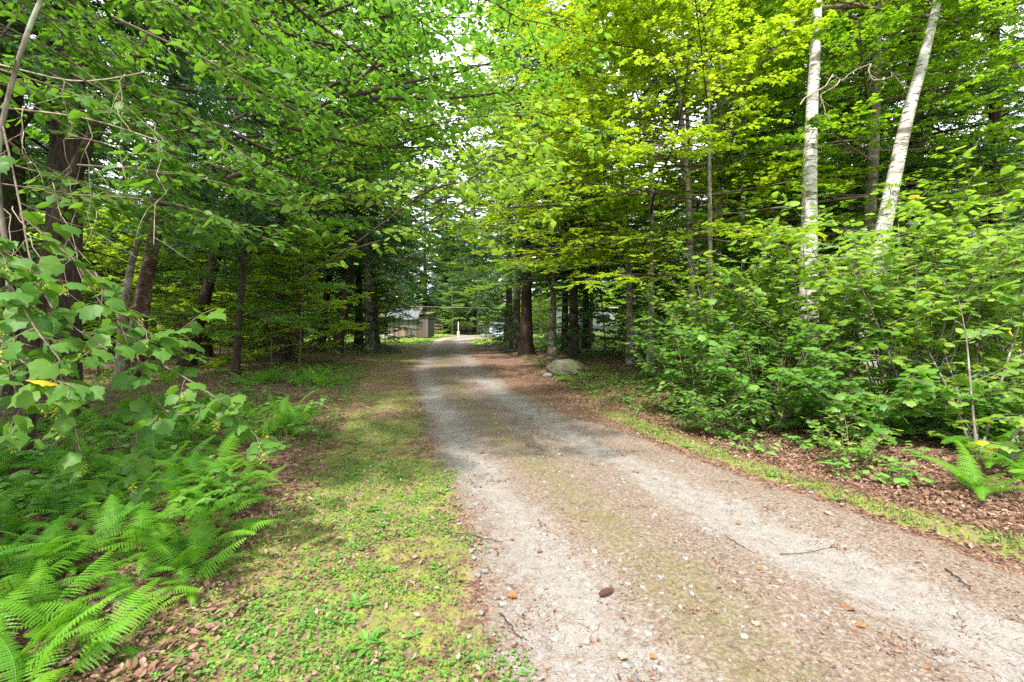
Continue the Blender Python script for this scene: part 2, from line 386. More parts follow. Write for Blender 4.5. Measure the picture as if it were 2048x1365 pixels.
# ------------------------------------------------------------------ the land
YK = np.array([-30, -8, 0, 1.9, 2.48, 3.9, 5.46, 9.1, 15, 27, 45, 52, 60])
XL = np.array([10, 2.6, .45, -.03, -.1, -.4, -.86, -1.84, -3.3, -5.2, -7.6, -8.0, -7.0])
XR = np.array([18, 8.4, 4.9, 3.6, 3.2, 2.5, 1.84, .78, -.35, -2.1, -4.2, -3.0, 2.0])
def edges(y): return np.interp(y, YK, XL), np.interp(y, YK, XR)
def sstep(a, b, x):
    t = np.clip((x - a) / (b - a), 0, 1); return t * t * (3 - 2 * t)
def zones(x, y):
    l, r = edges(y); wd = r - l
    u = (x - l) / wd + .02 * fbm(x, y, 1.5, 3, 3)
    j = fbm(x, y, 2.2, 3, 9)
    sh = .16 * sstep(5, 10, y) * (1 - sstep(30, 38, y)) + .05 * fbm(x, y, .7, 2, 38)
    on = sstep(-.05, .03, u) * (1 - sstep(.96 - sh, 1.04 - sh, u))
    st = fbm((u * 3.0), y * .22, .16, 3, 31)                # streaks that run with the wheels
    pj = fbm(x, y, .5, 3, 33)
    tr = .62 * np.exp(-((u - .12) / .11) ** 2) + .60 * np.exp(-((u - .68) / .12) ** 2)
    sand = np.clip(tr * 1.3 + .08 + .22 * st + .22 * j * np.minimum(1, tr * 2) + .12 * pj, 0, 1.0) * on
    moss = (np.exp(-((u - .34) / .12) ** 2) * .56 + .14 * st) * on + np.exp(-((u + .02) / .05) ** 2) * .25
    sand = sand - .42 * np.clip(np.exp(-((u - .34) / .10) ** 2), 0, 1) * on
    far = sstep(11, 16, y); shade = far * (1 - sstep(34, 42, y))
    sand = sand * (1 - .35 * shade) + on * .25 * sstep(34, 42, y)  # hemlock shade put into the drive's colour as less pale sand
    brown = np.clip(on * 1.0, 0, 1)
    d = l - x                                             # metres left of the drive
    vl = sstep(-.30, .25, d + .22 * pj) * (1 - sstep(1.2, 2.2, d + .35 * j)) * (.70 + .30 * pj + .42 * fbm(x, y, 1.1, 2, 37)) * (1 - .30 * sstep(5, 9, y))
    e = x - r                                             # metres right of the drive
    vr = sstep(.05, .35, e) * (1 - sstep(.45, .95, e + .25 * j)) * (.66 + .35 * pj) * (1 - sstep(7, 10, y))
    vr2 = sstep(.5, 1.2, e) * (1 - sstep(3.0, 4.2, e)) * .62 * sstep(6, 8, y) * (1 - sstep(14, 17, y))
    verge = np.clip(np.maximum(np.maximum(vl * .95, vr), vr2), 0, 1)
    lawn = sstep(33, 37, y + .25 * np.abs(x + 4)) * (1 - sstep(68, 74, y)) * (1 - on)
    lawn = np.maximum(lawn, sstep(0, 1.5, x - 7.5 - .0 * y) * sstep(7.5, 9, y) * (1 - sstep(20, 26, y)) * sstep(0.78, .9, x / np.maximum(y, 1)))
    lawn = np.maximum(lawn, sstep(22, 26, y) * (1 - sstep(44, 50, y)) * sstep(0, 1.5, e - 1.5) * (1 - sstep(16, 20, x)) * .9)
    lawn = np.maximum(lawn, (1 - sstep(.2, 1.0, y)))
    return dict(sand=sand, moss=moss, brown=brown, verge=verge, lawn=np.clip(lawn, 0, 1) * (1 - on))
def height(x, y):
    l, r = edges(y); u = (x - l) / (r - l)
    z = .10 * fbm(x, y, 9, 3, 21) * sstep(0, 3, np.maximum(l - x, x - r)) + .012 * fbm(x, y, .8, 3, 5)
    z = z + np.where((u > 0) & (u < 1), -.035 * (np.exp(-((u - .10) / .1) ** 2) + np.exp(-((u - .70) / .12) ** 2)), 0)
    z = z + .10 * sstep(1.2, 4.0, l - x) - .0 * y
    z = z + .16 * sstep(.8, 3.5, x - r)
    z = z + 9 * sstep(72, 150, y)
    return z
def gz(x, y): return float(height(np.array([x], float), np.array([y], float))[0])

def axis(lo, hi, c, fine, n):
    s = np.linspace(-1, 1, n); k = 5.0
    g = np.sinh(k * s) / math.sinh(k)
    return np.where(g < 0, c + g * (c - lo), c + g * (hi - c))
gx = axis(-220, 220, 0.6, .03, 330); gy = axis(-120, 420, 3.4, .03, 400)
X, Y = np.meshgrid(gx, gy); xf, yf = X.ravel(), Y.ravel()
zz = height(xf, yf); zn = zones(xf, yf)
l_, r_ = edges(yf)
zz = zz - .02 * ((xf > l_ + .12) & (xf < r_ - .12) & (yf < 58))     # the drive's own sheet lies here
i = np.arange(len(gx) * len(gy)).reshape(len(gy), len(gx))
q = np.stack([i[:-1, :-1], i[:-1, 1:], i[1:, 1:], i[1:, :-1]], -1).reshape(-1, 4)
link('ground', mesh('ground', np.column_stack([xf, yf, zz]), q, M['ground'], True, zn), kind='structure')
# the drive
ry = np.concatenate([np.linspace(-28, 1, 40), 1 + np.linspace(0, 1, 320) ** 2.2 * 57])
ru = np.linspace(0, 1, 110)
L_, R_ = edges(ry)
jl = .16 * fbm(ry, ry * 0, .45, 4, 40); jr = .14 * fbm(ry, ry * 0 + 9, .6, 3, 41)
L2, R2 = L_ - .06 + jl, R_ + .06 + jr
X = L2[:, None] + (R2 - L2)[:, None] * ru[None]; Y = np.repeat(ry[:, None], len(ru), 1)
xf, yf = X.ravel(), Y.ravel()
z = height(xf, yf) + .012 + .011 * fbm(xf, yf, .16, 3, 77) * (yf < 14)
ed = np.minimum(ru, 1 - ru)[None].repeat(len(ry), 0).ravel()
z = z - .016 * (1 - sstep(0, .05, ed))
i = np.arange(len(ru) * len(ry)).reshape(len(ry), len(ru))
q = np.stack([i[:-1, :-1], i[:-1, 1:], i[1:, 1:], i[1:, :-1]], -1).reshape(-1, 4)
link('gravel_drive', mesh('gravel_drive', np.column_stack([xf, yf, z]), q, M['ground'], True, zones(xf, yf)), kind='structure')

# ------------------------------------------------------------------ tree builder
def trunk_mesh(path, r0, r1, m, sides=14, flare=1.6, name='trunk', knobs=.06):
    path = np.array(path, float)
    n = 26; t = np.linspace(0, 1, len(path)); tt = np.linspace(0, 1, n)
    # smooth the given points
    P = np.column_stack([np.interp(tt, t, path[:, k]) for k in range(3)])
    for _ in range(2): P[1:-1] = (P[:-2] + 2 * P[1:-1] + P[2:]) / 4
    v, q = tubes(P[None], [r0], [r1], sides, .9)
    v = v.reshape(n, sides, 3); a = np.arange(sides)
    fl = 1 + (flare - 1) * np.exp(-tt * 22)[:, None] * (1 + .35 * np.sin(a * 5 * 2 * PI / sides)[None])
    kn = 1 + knobs * (rng.random((n, sides)) - .5)
    v = P[:, None] + (v - P[:, None]) * (fl * kn)[..., None]
    return mesh(name, v.reshape(-1, 3), q, m, True)

def assemble(parts_v, parts_f):
    off = 0; V = []; Fs = []
    for v, f in zip(parts_v, parts_f):
        V.append(v); Fs.append(f + off); off += len(v)
    return np.vstack(V), np.vstack(Fs)

def tint_of(p, base=.5, amp=.5, s=1.2, seed=3):
    """each leaf's own colour: clumps of younger and older leaves"""
    return np.clip(base + amp * .5 * fbm(p[:, 0] + p[:, 2] * .7, p[:, 1] - p[:, 2] * .4, s, 2, seed) + rng.normal(0, .2 * amp + .08, len(p)), 0, 1)

def broad_tree(height_, r0, limbs, leaf, size, lm, tm, bm, nsec=10, ntw=5, nlf=7, lean=(0, 0), droop=-.1, wig=.12, tmplt=None, bare=.25, limblen=4., az=None, elev=(.1, .6), top=1.0, crownpow=.7, twlen=.42, tilt=.3, trunkpath=None, base=.5):
    hgt = height_
    if trunkpath is None:
        k = 6; tz = np.linspace(0, 1, k)
        trunkpath = np.column_stack([lean[0] * tz ** 1.3 + np.cumsum(rng.normal(0, .05, k)) * hgt / 12, lean[1] * tz ** 1.3 + np.cumsum(rng.normal(0, .05, k)) * hgt / 12, tz * hgt - .15])
        trunkpath[0, :2] = 0
    trunkpath = np.array(trunkpath)
    tp = np.linspace(bare, .985, limbs) + rng.uniform(-.01, .01, limbs)
    tt = np.linspace(0, 1, len(trunkpath)); P0 = np.column_stack([np.interp(tp, tt, trunkpath[:, k]) for k in range(3)])
    A = np.arange(limbs) * 2.4 + rng.uniform(-.4, .4, limbs) if az is None else az[0] + rng.normal(0, az[1], limbs)
    rel = (tp - bare) / (1 - bare)
    E = elev[0] + (elev[1] - elev[0]) * rel + rng.normal(0, .1, limbs)
    D = np.column_stack([np.cos(A) * np.cos(E), np.sin(A) * np.cos(E), np.sin(E)])
    Ln = limblen * (1 - rel ** 1.4 * top) ** crownpow * rng.uniform(.75, 1.15, limbs) + .5
    limb = grow(P0, D, Ln, 6, droop, wig)
    sec = grow(*offshoots(limb, nsec, .18, 1, .9, .42, .6, .05), 4, droop * .6, wig)
    tw = grow(*offshoots(sec, ntw, .15, 1, .8, twlen, .5, .02, .18), 3, -.08, wig * .7)
    tw2 = np.concatenate([tw, sec[:, 1:, :]]) if sec.shape[1] - 1 == tw.shape[1] else tw
    p, d, up, s = twigleaves(tw2, nlf, size, 1.0, tilt)
    T = leaf
    v, f, ti, _ = leafmesh(T, p, d, up, s, tint_of(p, base, .6, 1.5))
    crown = mesh('crown', v, f, lm, False, {'tint': ti})
    rl = .2 * r0 * (1 - rel * .75) * (Ln / limblen) + .007
    a = [tubes(limb, rl, np.full(limbs, .008), 5), tubes(sec, np.repeat(rl, nsec) * .35 + .003, np.full(len(sec), .003), 3), tubes(tw, np.full(len(tw), .0035), np.full(len(tw), .0015), 3)]
    bv, bf = assemble([x[0] for x in a], [x[1] for x in a])
    br = mesh('branches', bv, bf, bm, True)
    tr = trunk_mesh(trunkpath, r0, max(.012, r0 * .12), tm)
    return tr, br, crown

def hemlock(height_, r0, limbs, limblen, bare, nsec=14, ntw=6, nlf=10, size=.085, top=1.0, lean=(0, 0), dead=10):
    k = 6; tz = np.linspace(0, 1, k)
    path = np.column_stack([lean[0] * tz, lean[1] * tz, tz * height_ - .15])
    tp = np.linspace(bare, .99, limbs); P0 = np.column_stack([np.interp(tp, tz, path[:, j]) for j in range(3)])
    A = np.arange(limbs) * 2.4 + rng.uniform(-.5, .5, limbs); rel = (tp - bare) / (1 - bare)
    E = -.05 + .45 * rel + rng.normal(0, .12, limbs)
    D = np.column_stack([np.cos(A) * np.cos(E), np.sin(A) * np.cos(E), np.sin(E)])
    Ln = limblen * (1 - rel * top) ** .8 * rng.uniform(.6, 1.2, limbs) + .4
    limb = grow(P0, D, Ln, 7, -.45, .10)
    sec = grow(*offshoots(limb, nsec, .12, 1, .95, .38, .65, -.02, .12), 4, -.25, .08)
    tw = grow(*offshoots(sec, ntw, .1, 1, .85, .45, .5, -.02, .10), 3, -.2, .06)
    tw2 = np.concatenate([tw, sec[:, 1:, :]])
    p, d, up, s = twigleaves(tw2, nlf, size, .7, .45, .05, .14)
    v, f, ti, _ = leafmesh(NEEDLE, p, d, up, s, tint_of(p, .42, .7, 1.0, 8))
    crown = mesh('crown', v, f, M['hem'], False, {'tint': ti})
    rl = .12 * r0 * (1 - rel * .7) + .008
    # bare dead snags low on the trunk
    nd = dead; za = rng.uniform(.08, bare + .1, nd); Ad = rng.uniform(0, 6.28, nd)
    Pd = np.column_stack([np.interp(za, tz, path[:, j]) for j in range(3)])
    snag = grow(Pd, np.column_stack([np.cos(Ad), np.sin(Ad), rng.uniform(-.2, .3, nd)]), rng.uniform(.5, 2.2, nd), 7, -.2, .2)
    sn2 = grow(*offshoots(snag, 5, .3, 1, .8, .35, .4), 4, -.1, .2)
    a = [tubes(limb, rl, np.full(limbs, .008), 5), tubes(sec, np.full(len(sec), .008), np.full(len(sec), .003), 3),
         tubes(snag, np.full(nd, .014), np.full(nd, .005), 4), tubes(sn2, np.full(len(sn2), .006), np.full(len(sn2), .002), 3)]
    bv, bf = assemble([x[0] for x in a], [x[1] for x in a])
    return trunk_mesh(path, r0, .03, M['bark_dark'], 16, 1.5, knobs=.12), mesh('branches', bv, bf, M['twig_dark'], True), crown

def plant(name, label, cat, data, loc, rz=0, scale=1, group=None):
    r = thing(name, label, cat, loc, rz, scale, group)
    for nm, me in zip(('trunk', 'branches', 'crown'), data):
        o = link(nm, me, r)
        if nm != 'trunk': o['kind'] = 'stuff'
    return r

# prototypes, each placed many times with shared meshes
HEM = [hemlock(19, .30, 96, 4.6, .15, 15, 7, 10, .13), hemlock(16, .24, 84, 4.0, .20, 14, 7, 10, .125), hemlock(13, .17, 74, 3.3, .10, 13, 6, 9, .11)]
HEMB = [hemlock(19, .30, 84, 4.4, .26, 15, 7, 10, .13, dead=26), hemlock(16, .22, 76, 3.8, .30, 14, 7, 10, .125, dead=24)]
HEMS = hemlock(4.2, .04, 44, 1.5, .06, 10, 5, 8, .075, dead=3)
BIG = [broad_tree(17, .20, 44, MIDM, .14, M['maple'], M['bark_grey'], M['twig'], 12, 7, 7, limblen=4.8, bare=.24, lean=(1, .4), elev=(.0, .6)),
       broad_tree(15, .16, 42, MIDO, .15, M['dark'], M['bark_dark'], M['twig_dark'], 12, 8, 7, limblen=4.4, bare=.12, lean=(-.6, .5), elev=(.0, .6)),
       broad_tree(14, .13, 40, MIDM, .13, M['bright'], M['bark_grey'], M['twig'], 12, 7, 7, limblen=4.2, bare=.26, lean=(.5, -.6), elev=(.0, .6))]
FAR = [broad_tree(17, .2, 34, MIDO, .36, M['far'], M['bark_grey'], M['twig'], 10, 5, 6, limblen=5.0, bare=.04, tilt=.6),
       broad_tree(20, .2, 36, MIDO, .36, M['maple'], M['bark_grey'], M['twig'], 10, 5, 6, limblen=5.4, bare=.05, tilt=.6)]
SAP = [broad_tree(4.5, .028, 26, MIDM, .12, M['dark'], M['twig'], M['twig'], 8, 4, 6, limblen=1.6, bare=.12, lean=(.3, .1)),
       broad_tree(3.2, .02, 24, MIDO, .12, M['maple'], M['twig'], M['twig'], 8, 4, 6, limblen=1.3, bare=.10, lean=(-.2, .2)),
       broad_tree(4.2, .025, 26, MIDM, .12, M['bright'], M['twig'], M['twig'], 8, 4, 6, limblen=1.6, bare=.12, lean=(.2, .2))]
SHR = [broad_tree(1.3, .012, 12, MIDO, .075, M['clover'], M['twig'], M['twig'], 5, 3, 5, limblen=.75, bare=.1)]

# ------------------------------------------------------------------ buildings and yard beyond the drive
M['wood_grey'] = plain('weathered_grey_board', (.15, .15, .155), .85, 0, .45, 5, (6, 6, .6))
M['wood_brown'] = plain('weathered_brown_board', (.17, .115, .09), .85, 0, .45, 5, (6, 6, .6))
M['metal'] = plain('grey_metal_roof', (.11, .12, .13), .8, 0, .25, 3)
M['white'] = plain('white_paint', (.75, .75, .74), .6, 0, .08, 3)
M['bluegrey'] = plain('blue_grey_paint', (.28, .36, .42), .6, 0, .15, 3)
M['darkhole'] = plain('dark_timber', (.035, .03, .028), .9)
M['teal'] = plain('teal_tarp', (.03, .22, .28), .5, 0, .3, 4)
M['stone'] = plain('field_stone', (.30, .285, .27), .9, 0, .4, 9)
M['pink_wood'] = plain('bare_lumber', (.26, .18, .14), .8, 0, .25, 6)
M['glass'] = plain('window_glass', (.05, .07, .08), .1, 0, .2, 3)
M['guard'] = plain('yellow_plastic', (.72, .50, .03), .45, 0, .1, 4)
M['steel'] = plain('steel_wire', (.25, .25, .25), .5, .6, .1, 4)

def box(x0, x1, y0, y1, z0, z1, bev=0.0):
    v = np.array([(x, y, z) for z in (z0, z1) for x, y in ((x0, y0), (x1, y0), (x1, y1), (x0, y1))], float)
    f = np.array([(3, 2, 1, 0), (4, 5, 6, 7), (0, 1, 5, 4), (1, 2, 6, 5), (2, 3, 7, 6), (3, 0, 4, 7)])
    return v, f
def boxes(lst, name, m, parent, **kw):
    v, f = assemble([b[0] for b in lst], [b[1] for b in lst]); return link(name, mesh(name, v, f, m), parent, **kw)

barn = thing('board_barn', 'old barn of grey and brown upright boards at the far end of the drive', 'barn', (-12.0, 50, gz(-12.2, 50)), scale=.86)
boxes([box(-1.9, 3.2, .12, 4.8, 0, 2.25)], 'wall', M['darkhole'], barn)
def planks(x0, x1, y, z0, top, mats, wid=.20):
    x = x0
    while x < x1 - .02:
        wd = min(wid * rng.uniform(.75, 1.25), x1 - x); zt = top((x + wd / 2)) + rng.uniform(-.05, .05)
        boxes([box(x + .008, x + wd - .008, y - .03 - rng.uniform(0, .02), y, z0 + rng.uniform(0, .06), zt)], 'plank', mats[rng.integers(len(mats))], barn)
        x += wd
G_, B_ = M['wood_grey'], M['wood_brown']
planks(-1.9, -.9, .10, 0, lambda x: 1.95, [G_, G_, G_, B_])
planks(1.15, 1.75, .10, 0, lambda x: 2.35, [G_, G_, B_])
planks(1.75, 3.2, .10, 0, lambda x: 2.55 + .2 * (x - 1.75), [B_, B_, G_, B_])
planks(-.9, 1.15, -.55, 0, lambda x: 1.25, [B_, B_, B_, M['pink_wood']], .16)      # low board pen in front
boxes([box(-.95, 1.2, -.62, -.5, 1.25, 1.33)], 'rail', B_, barn)
planks(-.9, 1.15, .10, 1.1, lambda x: 2.2, [G_, B_, G_])
boxes([box(1.95, 2.5, .02, .06, 1.4, 1.95)], 'window', M['glass'], barn)
def slope(x0, x1, y0, z0, y1, z1, th=.07):
    v = np.array([(x0, y0, z0), (x1, y0, z0), (x1, y1, z1), (x0, y1, z1), (x0, y0, z0 + th), (x1, y0, z0 + th), (x1, y1, z1 + th), (x0, y1, z1 + th)], float)
    return v, np.array([(3, 2, 1, 0), (4, 5, 6, 7), (0, 1, 5, 4), (1, 2, 6, 5), (2, 3, 7, 6), (3, 0, 4, 7)])
xx = -2.2
while xx < 2.0:
    boxes([slope(xx + .01, xx + .58, -.35, 2.25, 2.5, 3.7)], 'roof_sheet', M['metal'], barn); xx += .6
boxes([slope(-2.2, 2.0, 4.9, 2.25, 2.5, 3.7)], 'roof', M['metal'], barn)
boxes([slope(1.9, 3.35, -.3, 2.95, 4.9, 3.25)], 'roof', B_, barn)

gar = thing('small_shed', 'small blue grey shed with two pale boards beyond the lawn right of the drive', 'shed', (-2.0, 58, gz(-2, 58)))
boxes([box(-.9, .9, 0, 2, 0, 1.55)], 'wall', M['bluegrey'], gar)
for zz_ in (.35, .95): boxes([box(-.92, .92, -.05, -.003, zz_, zz_ + .09)], 'trim_board', M['white'], gar)
boxes([slope(-1.05, 1.05, -.2, 1.56, 2.2, 1.85)], 'roof', M['metal'], gar)

pole = thing('marker_post', 'thin white post standing on the far lawn beside the drive', 'post', (-6.6, 56, gz(-6.6, 56)))
v, q = tubes(np.array([[(0, 0, 0), (0, 0, .75)]]), [.16], [.15], 12); link('base', mesh('base', v, q, M['white'], True), pole)
v, q = tubes(np.array([[(0, 0, .75), (0, 0, 1.9)]]), [.045], [.04], 8); link('pole', mesh('pole', v, q, M['white'], True), pole)

# camper trailer and tarp-covered pile behind the hemlocks on the right
cmp_ = thing('camper_trailer', 'white camper trailer half hidden behind the hemlock group', 'camper trailer', (6.6, 40, gz(6.6, 40)), -.25)
boxes([box(-2.6, 2.6, -1.1, 1.1, .55, 2.7)], 'body', M['white'], cmp_)
boxes([box(-2.62, 2.62, -1.125, -1.103, 1.0, 1.22)], 'stripe', M['bluegrey'], cmp_)
boxes([box(-2.0, -1.0, -1.13, -1.104, 1.5, 2.15)], 'window', M['glass'], cmp_)
boxes([box(.9, 2.0, -1.13, -1.104, 1.5, 2.15)], 'window', M['glass'], cmp_)
boxes([box(-.5, .25, -1.135, -1.104, .62, 2.4)], 'door', M['bluegrey'], cmp_)
boxes([box(-2.66, 2.66, -1.16, 1.16, 2.703, 2.78)], 'roof', M['white'], cmp_)
for sx in (-.45, .45):
    v, q = tubes(np.array([[(sx, -1.12, .33), (sx, -.9, .33)]]), [.33], [.33], 18)
    c_ = len(v); v = np.vstack([v, [(sx, -1.12, .33), (sx, -.9, .33)]])
    tri = [(c_, (k + 1) % 18, k) for k in range(18)] + [(c_ + 1, 18 + k, 18 + (k + 1) % 18) for k in range(18)]
    link('wheel', mesh('wheel', v, [q, np.array(tri)], M['darkhole'], False), cmp_)
tp_ = thing('tarped_pile', 'teal tarp thrown over a pile of pale lumber among the bushes', 'pile', (9.3, 31, gz(9.3, 31)), .15)
for k in range(9):
    boxes([box(-1.7 + rng.uniform(0, .3), 1.8 - rng.uniform(0, .4), -.6 + .001 * k, .55, .12 + k * .15, .24 + k * .15)], 'board', M['pink_wood'], tp_)
tx, ty = np.meshgrid(np.linspace(-1.9, 1.9, 30), np.linspace(-.95, .95, 18))
tz = 1.62 - .9 * sstep(.55, .95, np.abs(ty)) - .35 * sstep(1.5, 1.9, np.abs(tx)) + .05 * fbm(tx.ravel(), ty.ravel(), .3, 3, 5).reshape(tx.shape)
ii = np.arange(tx.size).reshape(tx.shape); qq = np.stack([ii[:-1, :-1], ii[:-1, 1:], ii[1:, 1:], ii[1:, :-1]], -1).reshape(-1, 4)
o = link('tarp', mesh('tarp', np.column_stack([tx.ravel(), ty.ravel(), tz.ravel()]), qq, M['teal'], True), tp_)

def rock(name, label, cat, loc, s, seed, m, group=None, n=3, flat=.75):
    import bmesh
    bm = bmesh.new(); bmesh.ops.create_icosphere(bm, subdivisions=n, radius=1.0)
    r = np.array([v.co[:] for v in bm.verts]); fs = np.array([[v.index for v in f.verts] for f in bm.faces]); bm.free()
    d = 1 + .30 * fbm(r[:, 0] * 1.0 + r[:, 2], r[:, 1] - r[:, 2] * .6, .8, 3, seed) + .05 * fbm(r[:, 0] + r[:, 2], r[:, 1] - r[:, 2], .2, 2, seed + 4)
    r = r * d[:, None]; r[:, 2] = np.clip(r[:, 2], -.45, flat) + .10 * np.clip(r[:, 2] - flat, 0, 1)
    me = mesh(name, r * np.array(s), fs, m, True)
    if cat is None: return me
    return thing(name, label, cat, loc, 0, 1, group, me)

def boulder_mat():
    m, n, out = mat('mossy_granite'); t = N(n, 'ShaderNodeTexCoord')
    a = N(n, 'ShaderNodeTexNoise', i_Scale=6.0, i_Detail=7.0, i_Roughness=.7); n.links.new(t.outputs['Object'], a.inputs['Vector'])
    b2 = N(n, 'ShaderNodeTexNoise', i_Scale=2.2, i_Detail=6.0, i_Roughness=.7); n.links.new(t.outputs['Object'], b2.inputs['Vector'])
    c = ramp(n, a.outputs['Fac'], [(.3, (.03, .027, .022)), (.5, (.10, .09, .075)), (.75, (.21, .195, .17))])
    c = mixc(n, ramp(n, b2.outputs['Fac'], [(.42, 0.0), (.55, .9)]), c, (.085, .10, .035))
    b = N(n, 'ShaderNodeBsdfPrincipled', i_Roughness=.95); n.links.new(c, b.inputs['Base Color'])
    bp = N(n, 'ShaderNodeBump', i_Strength=.9, i_Distance=.05); n.links.new(a.outputs['Fac'], bp.inputs['Height']); n.links.new(bp.outputs[0], b.inputs['Normal'])
    n.links.new(b.outputs[0], out.inputs[0]); return m
M['boulder'] = boulder_mat()
rock('boulder', 'mossy grey boulder at the right edge of the drive', 'boulder', (1.60, 13.4, .17), (.54, .42, .33), 11, M['boulder'], n=5, flat=.97)
rock('stone', 'small pale stone at the left foot of the mossy boulder', 'stone', (1.02, 12.95, .06), (.13, .1, .09), 5, M['stone'])
for k, (px_, py_) in enumerate([(1100, 668), (1122, 672), (1135, 668), (1112, 677), (1128, 679)]):
    rock('stone', 'pale stone in the heap behind the hemlock trunks', 'stone', (at(px_, 650, 36)[0], 36 + k * .3, .35 + .25 * (k < 3)), (.55, .4, .4), 20 + k, M['stone'], 'stones heaped on the far grass')
for k, (px_, y_) in enumerate([(968, 55), (975, 56), (984, 55.3), (770, 47), (779, 47.6)]):
    rock('stone', ['pale stone heaped before the small blue grey shed', 'grey stone lying by the left corner of the barn'][k > 2], 'stone', (at(px_, 650, y_)[0], y_, .2), (.42, .35, .38), 40 + k, M['stone'], ['stones by the small shed', 'stones by the barn'][k > 2])

# guy wires with yellow guards at the right edge
for k, (px_, lab) in enumerate([(2012, 'left of the two yellow cable guards at the lawn edge'), (2034, 'right of the two yellow cable guards at the lawn edge')]):
    b0 = at(px_ + 8, 704, 22.); b0[2] = gz(b0[0], 22.) ; dx = np.array([-1.05, .0, 1.9])
    g = thing('guy_wire', lab, 'guy wire', tuple(b0))
    v, q = tubes(np.array([[(0, 0, -.1), tuple(dx * 1.0)]]), [.045], [.045], 8); link('guard', mesh('guard', v, q, M['guard'], True), g)
    v, q = tubes(np.array([[tuple(dx * .98), tuple(dx * 5)]]), [.01], [.01], 4); link('cable', mesh('cable', v, q, M['steel'], True), g)
ux = at(2048, 700, 22.); up_ = ux + np.array([-4.7, 0.3, 0])
# overhead wire across the far clearing
wr = np.array([[(-30 + 60 * t, 60, 4.9 - 1.2 * (1 - (2 * t - 1) ** 2)) for t in np.linspace(0, 1, 16)]])
v, q = tubes(wr, [.02], [.02], 4)
thing('overhead_wire', 'thin wire strung across the far clearing above the lawn', 'wire', data=mesh('overhead_wire', v, q, M['steel'], True))
# paved patch on the right lawn
px_, py_ = np.meshgrid(np.linspace(-1, 1, 14), np.linspace(-1, 1, 10)); rr = np.hypot(px_, py_)
wx, wy = 13.2 + 1.6 * px_, 12.6 + .8 * py_ * (1 - .3 * px_)
ii = np.arange(px_.size).reshape(px_.shape); qq = np.stack([ii[:-1, :-1], ii[:-1, 1:], ii[1:, 1:], ii[1:, :-1]], -1).reshape(-1, 4)
link('paving', mesh('paving', np.column_stack([wx.ravel(), wy.ravel(), height(wx.ravel(), wy.ravel()) + .05]), qq, M['stone'], True), kind='structure')

# ------------------------------------------------------------------ the wood
used = set()
def tree(kind, data, x, y, rz, s, label, group=None, name=None):
    nm = {'hem': 'hemlock', 'big': 'maple_tree', 'far': 'broadleaf_tree', 'sap': 'sapling', 'shr': 'shrub'}[kind] if name is None else name
    cat = {'hem': 'hemlock tree', 'big': 'maple tree', 'far': 'tree', 'sap': 'sapling', 'shr': 'shrub'}[kind]
    return plant(nm, label, cat, data, (x, y, gz(x, y)), rz, s, group)

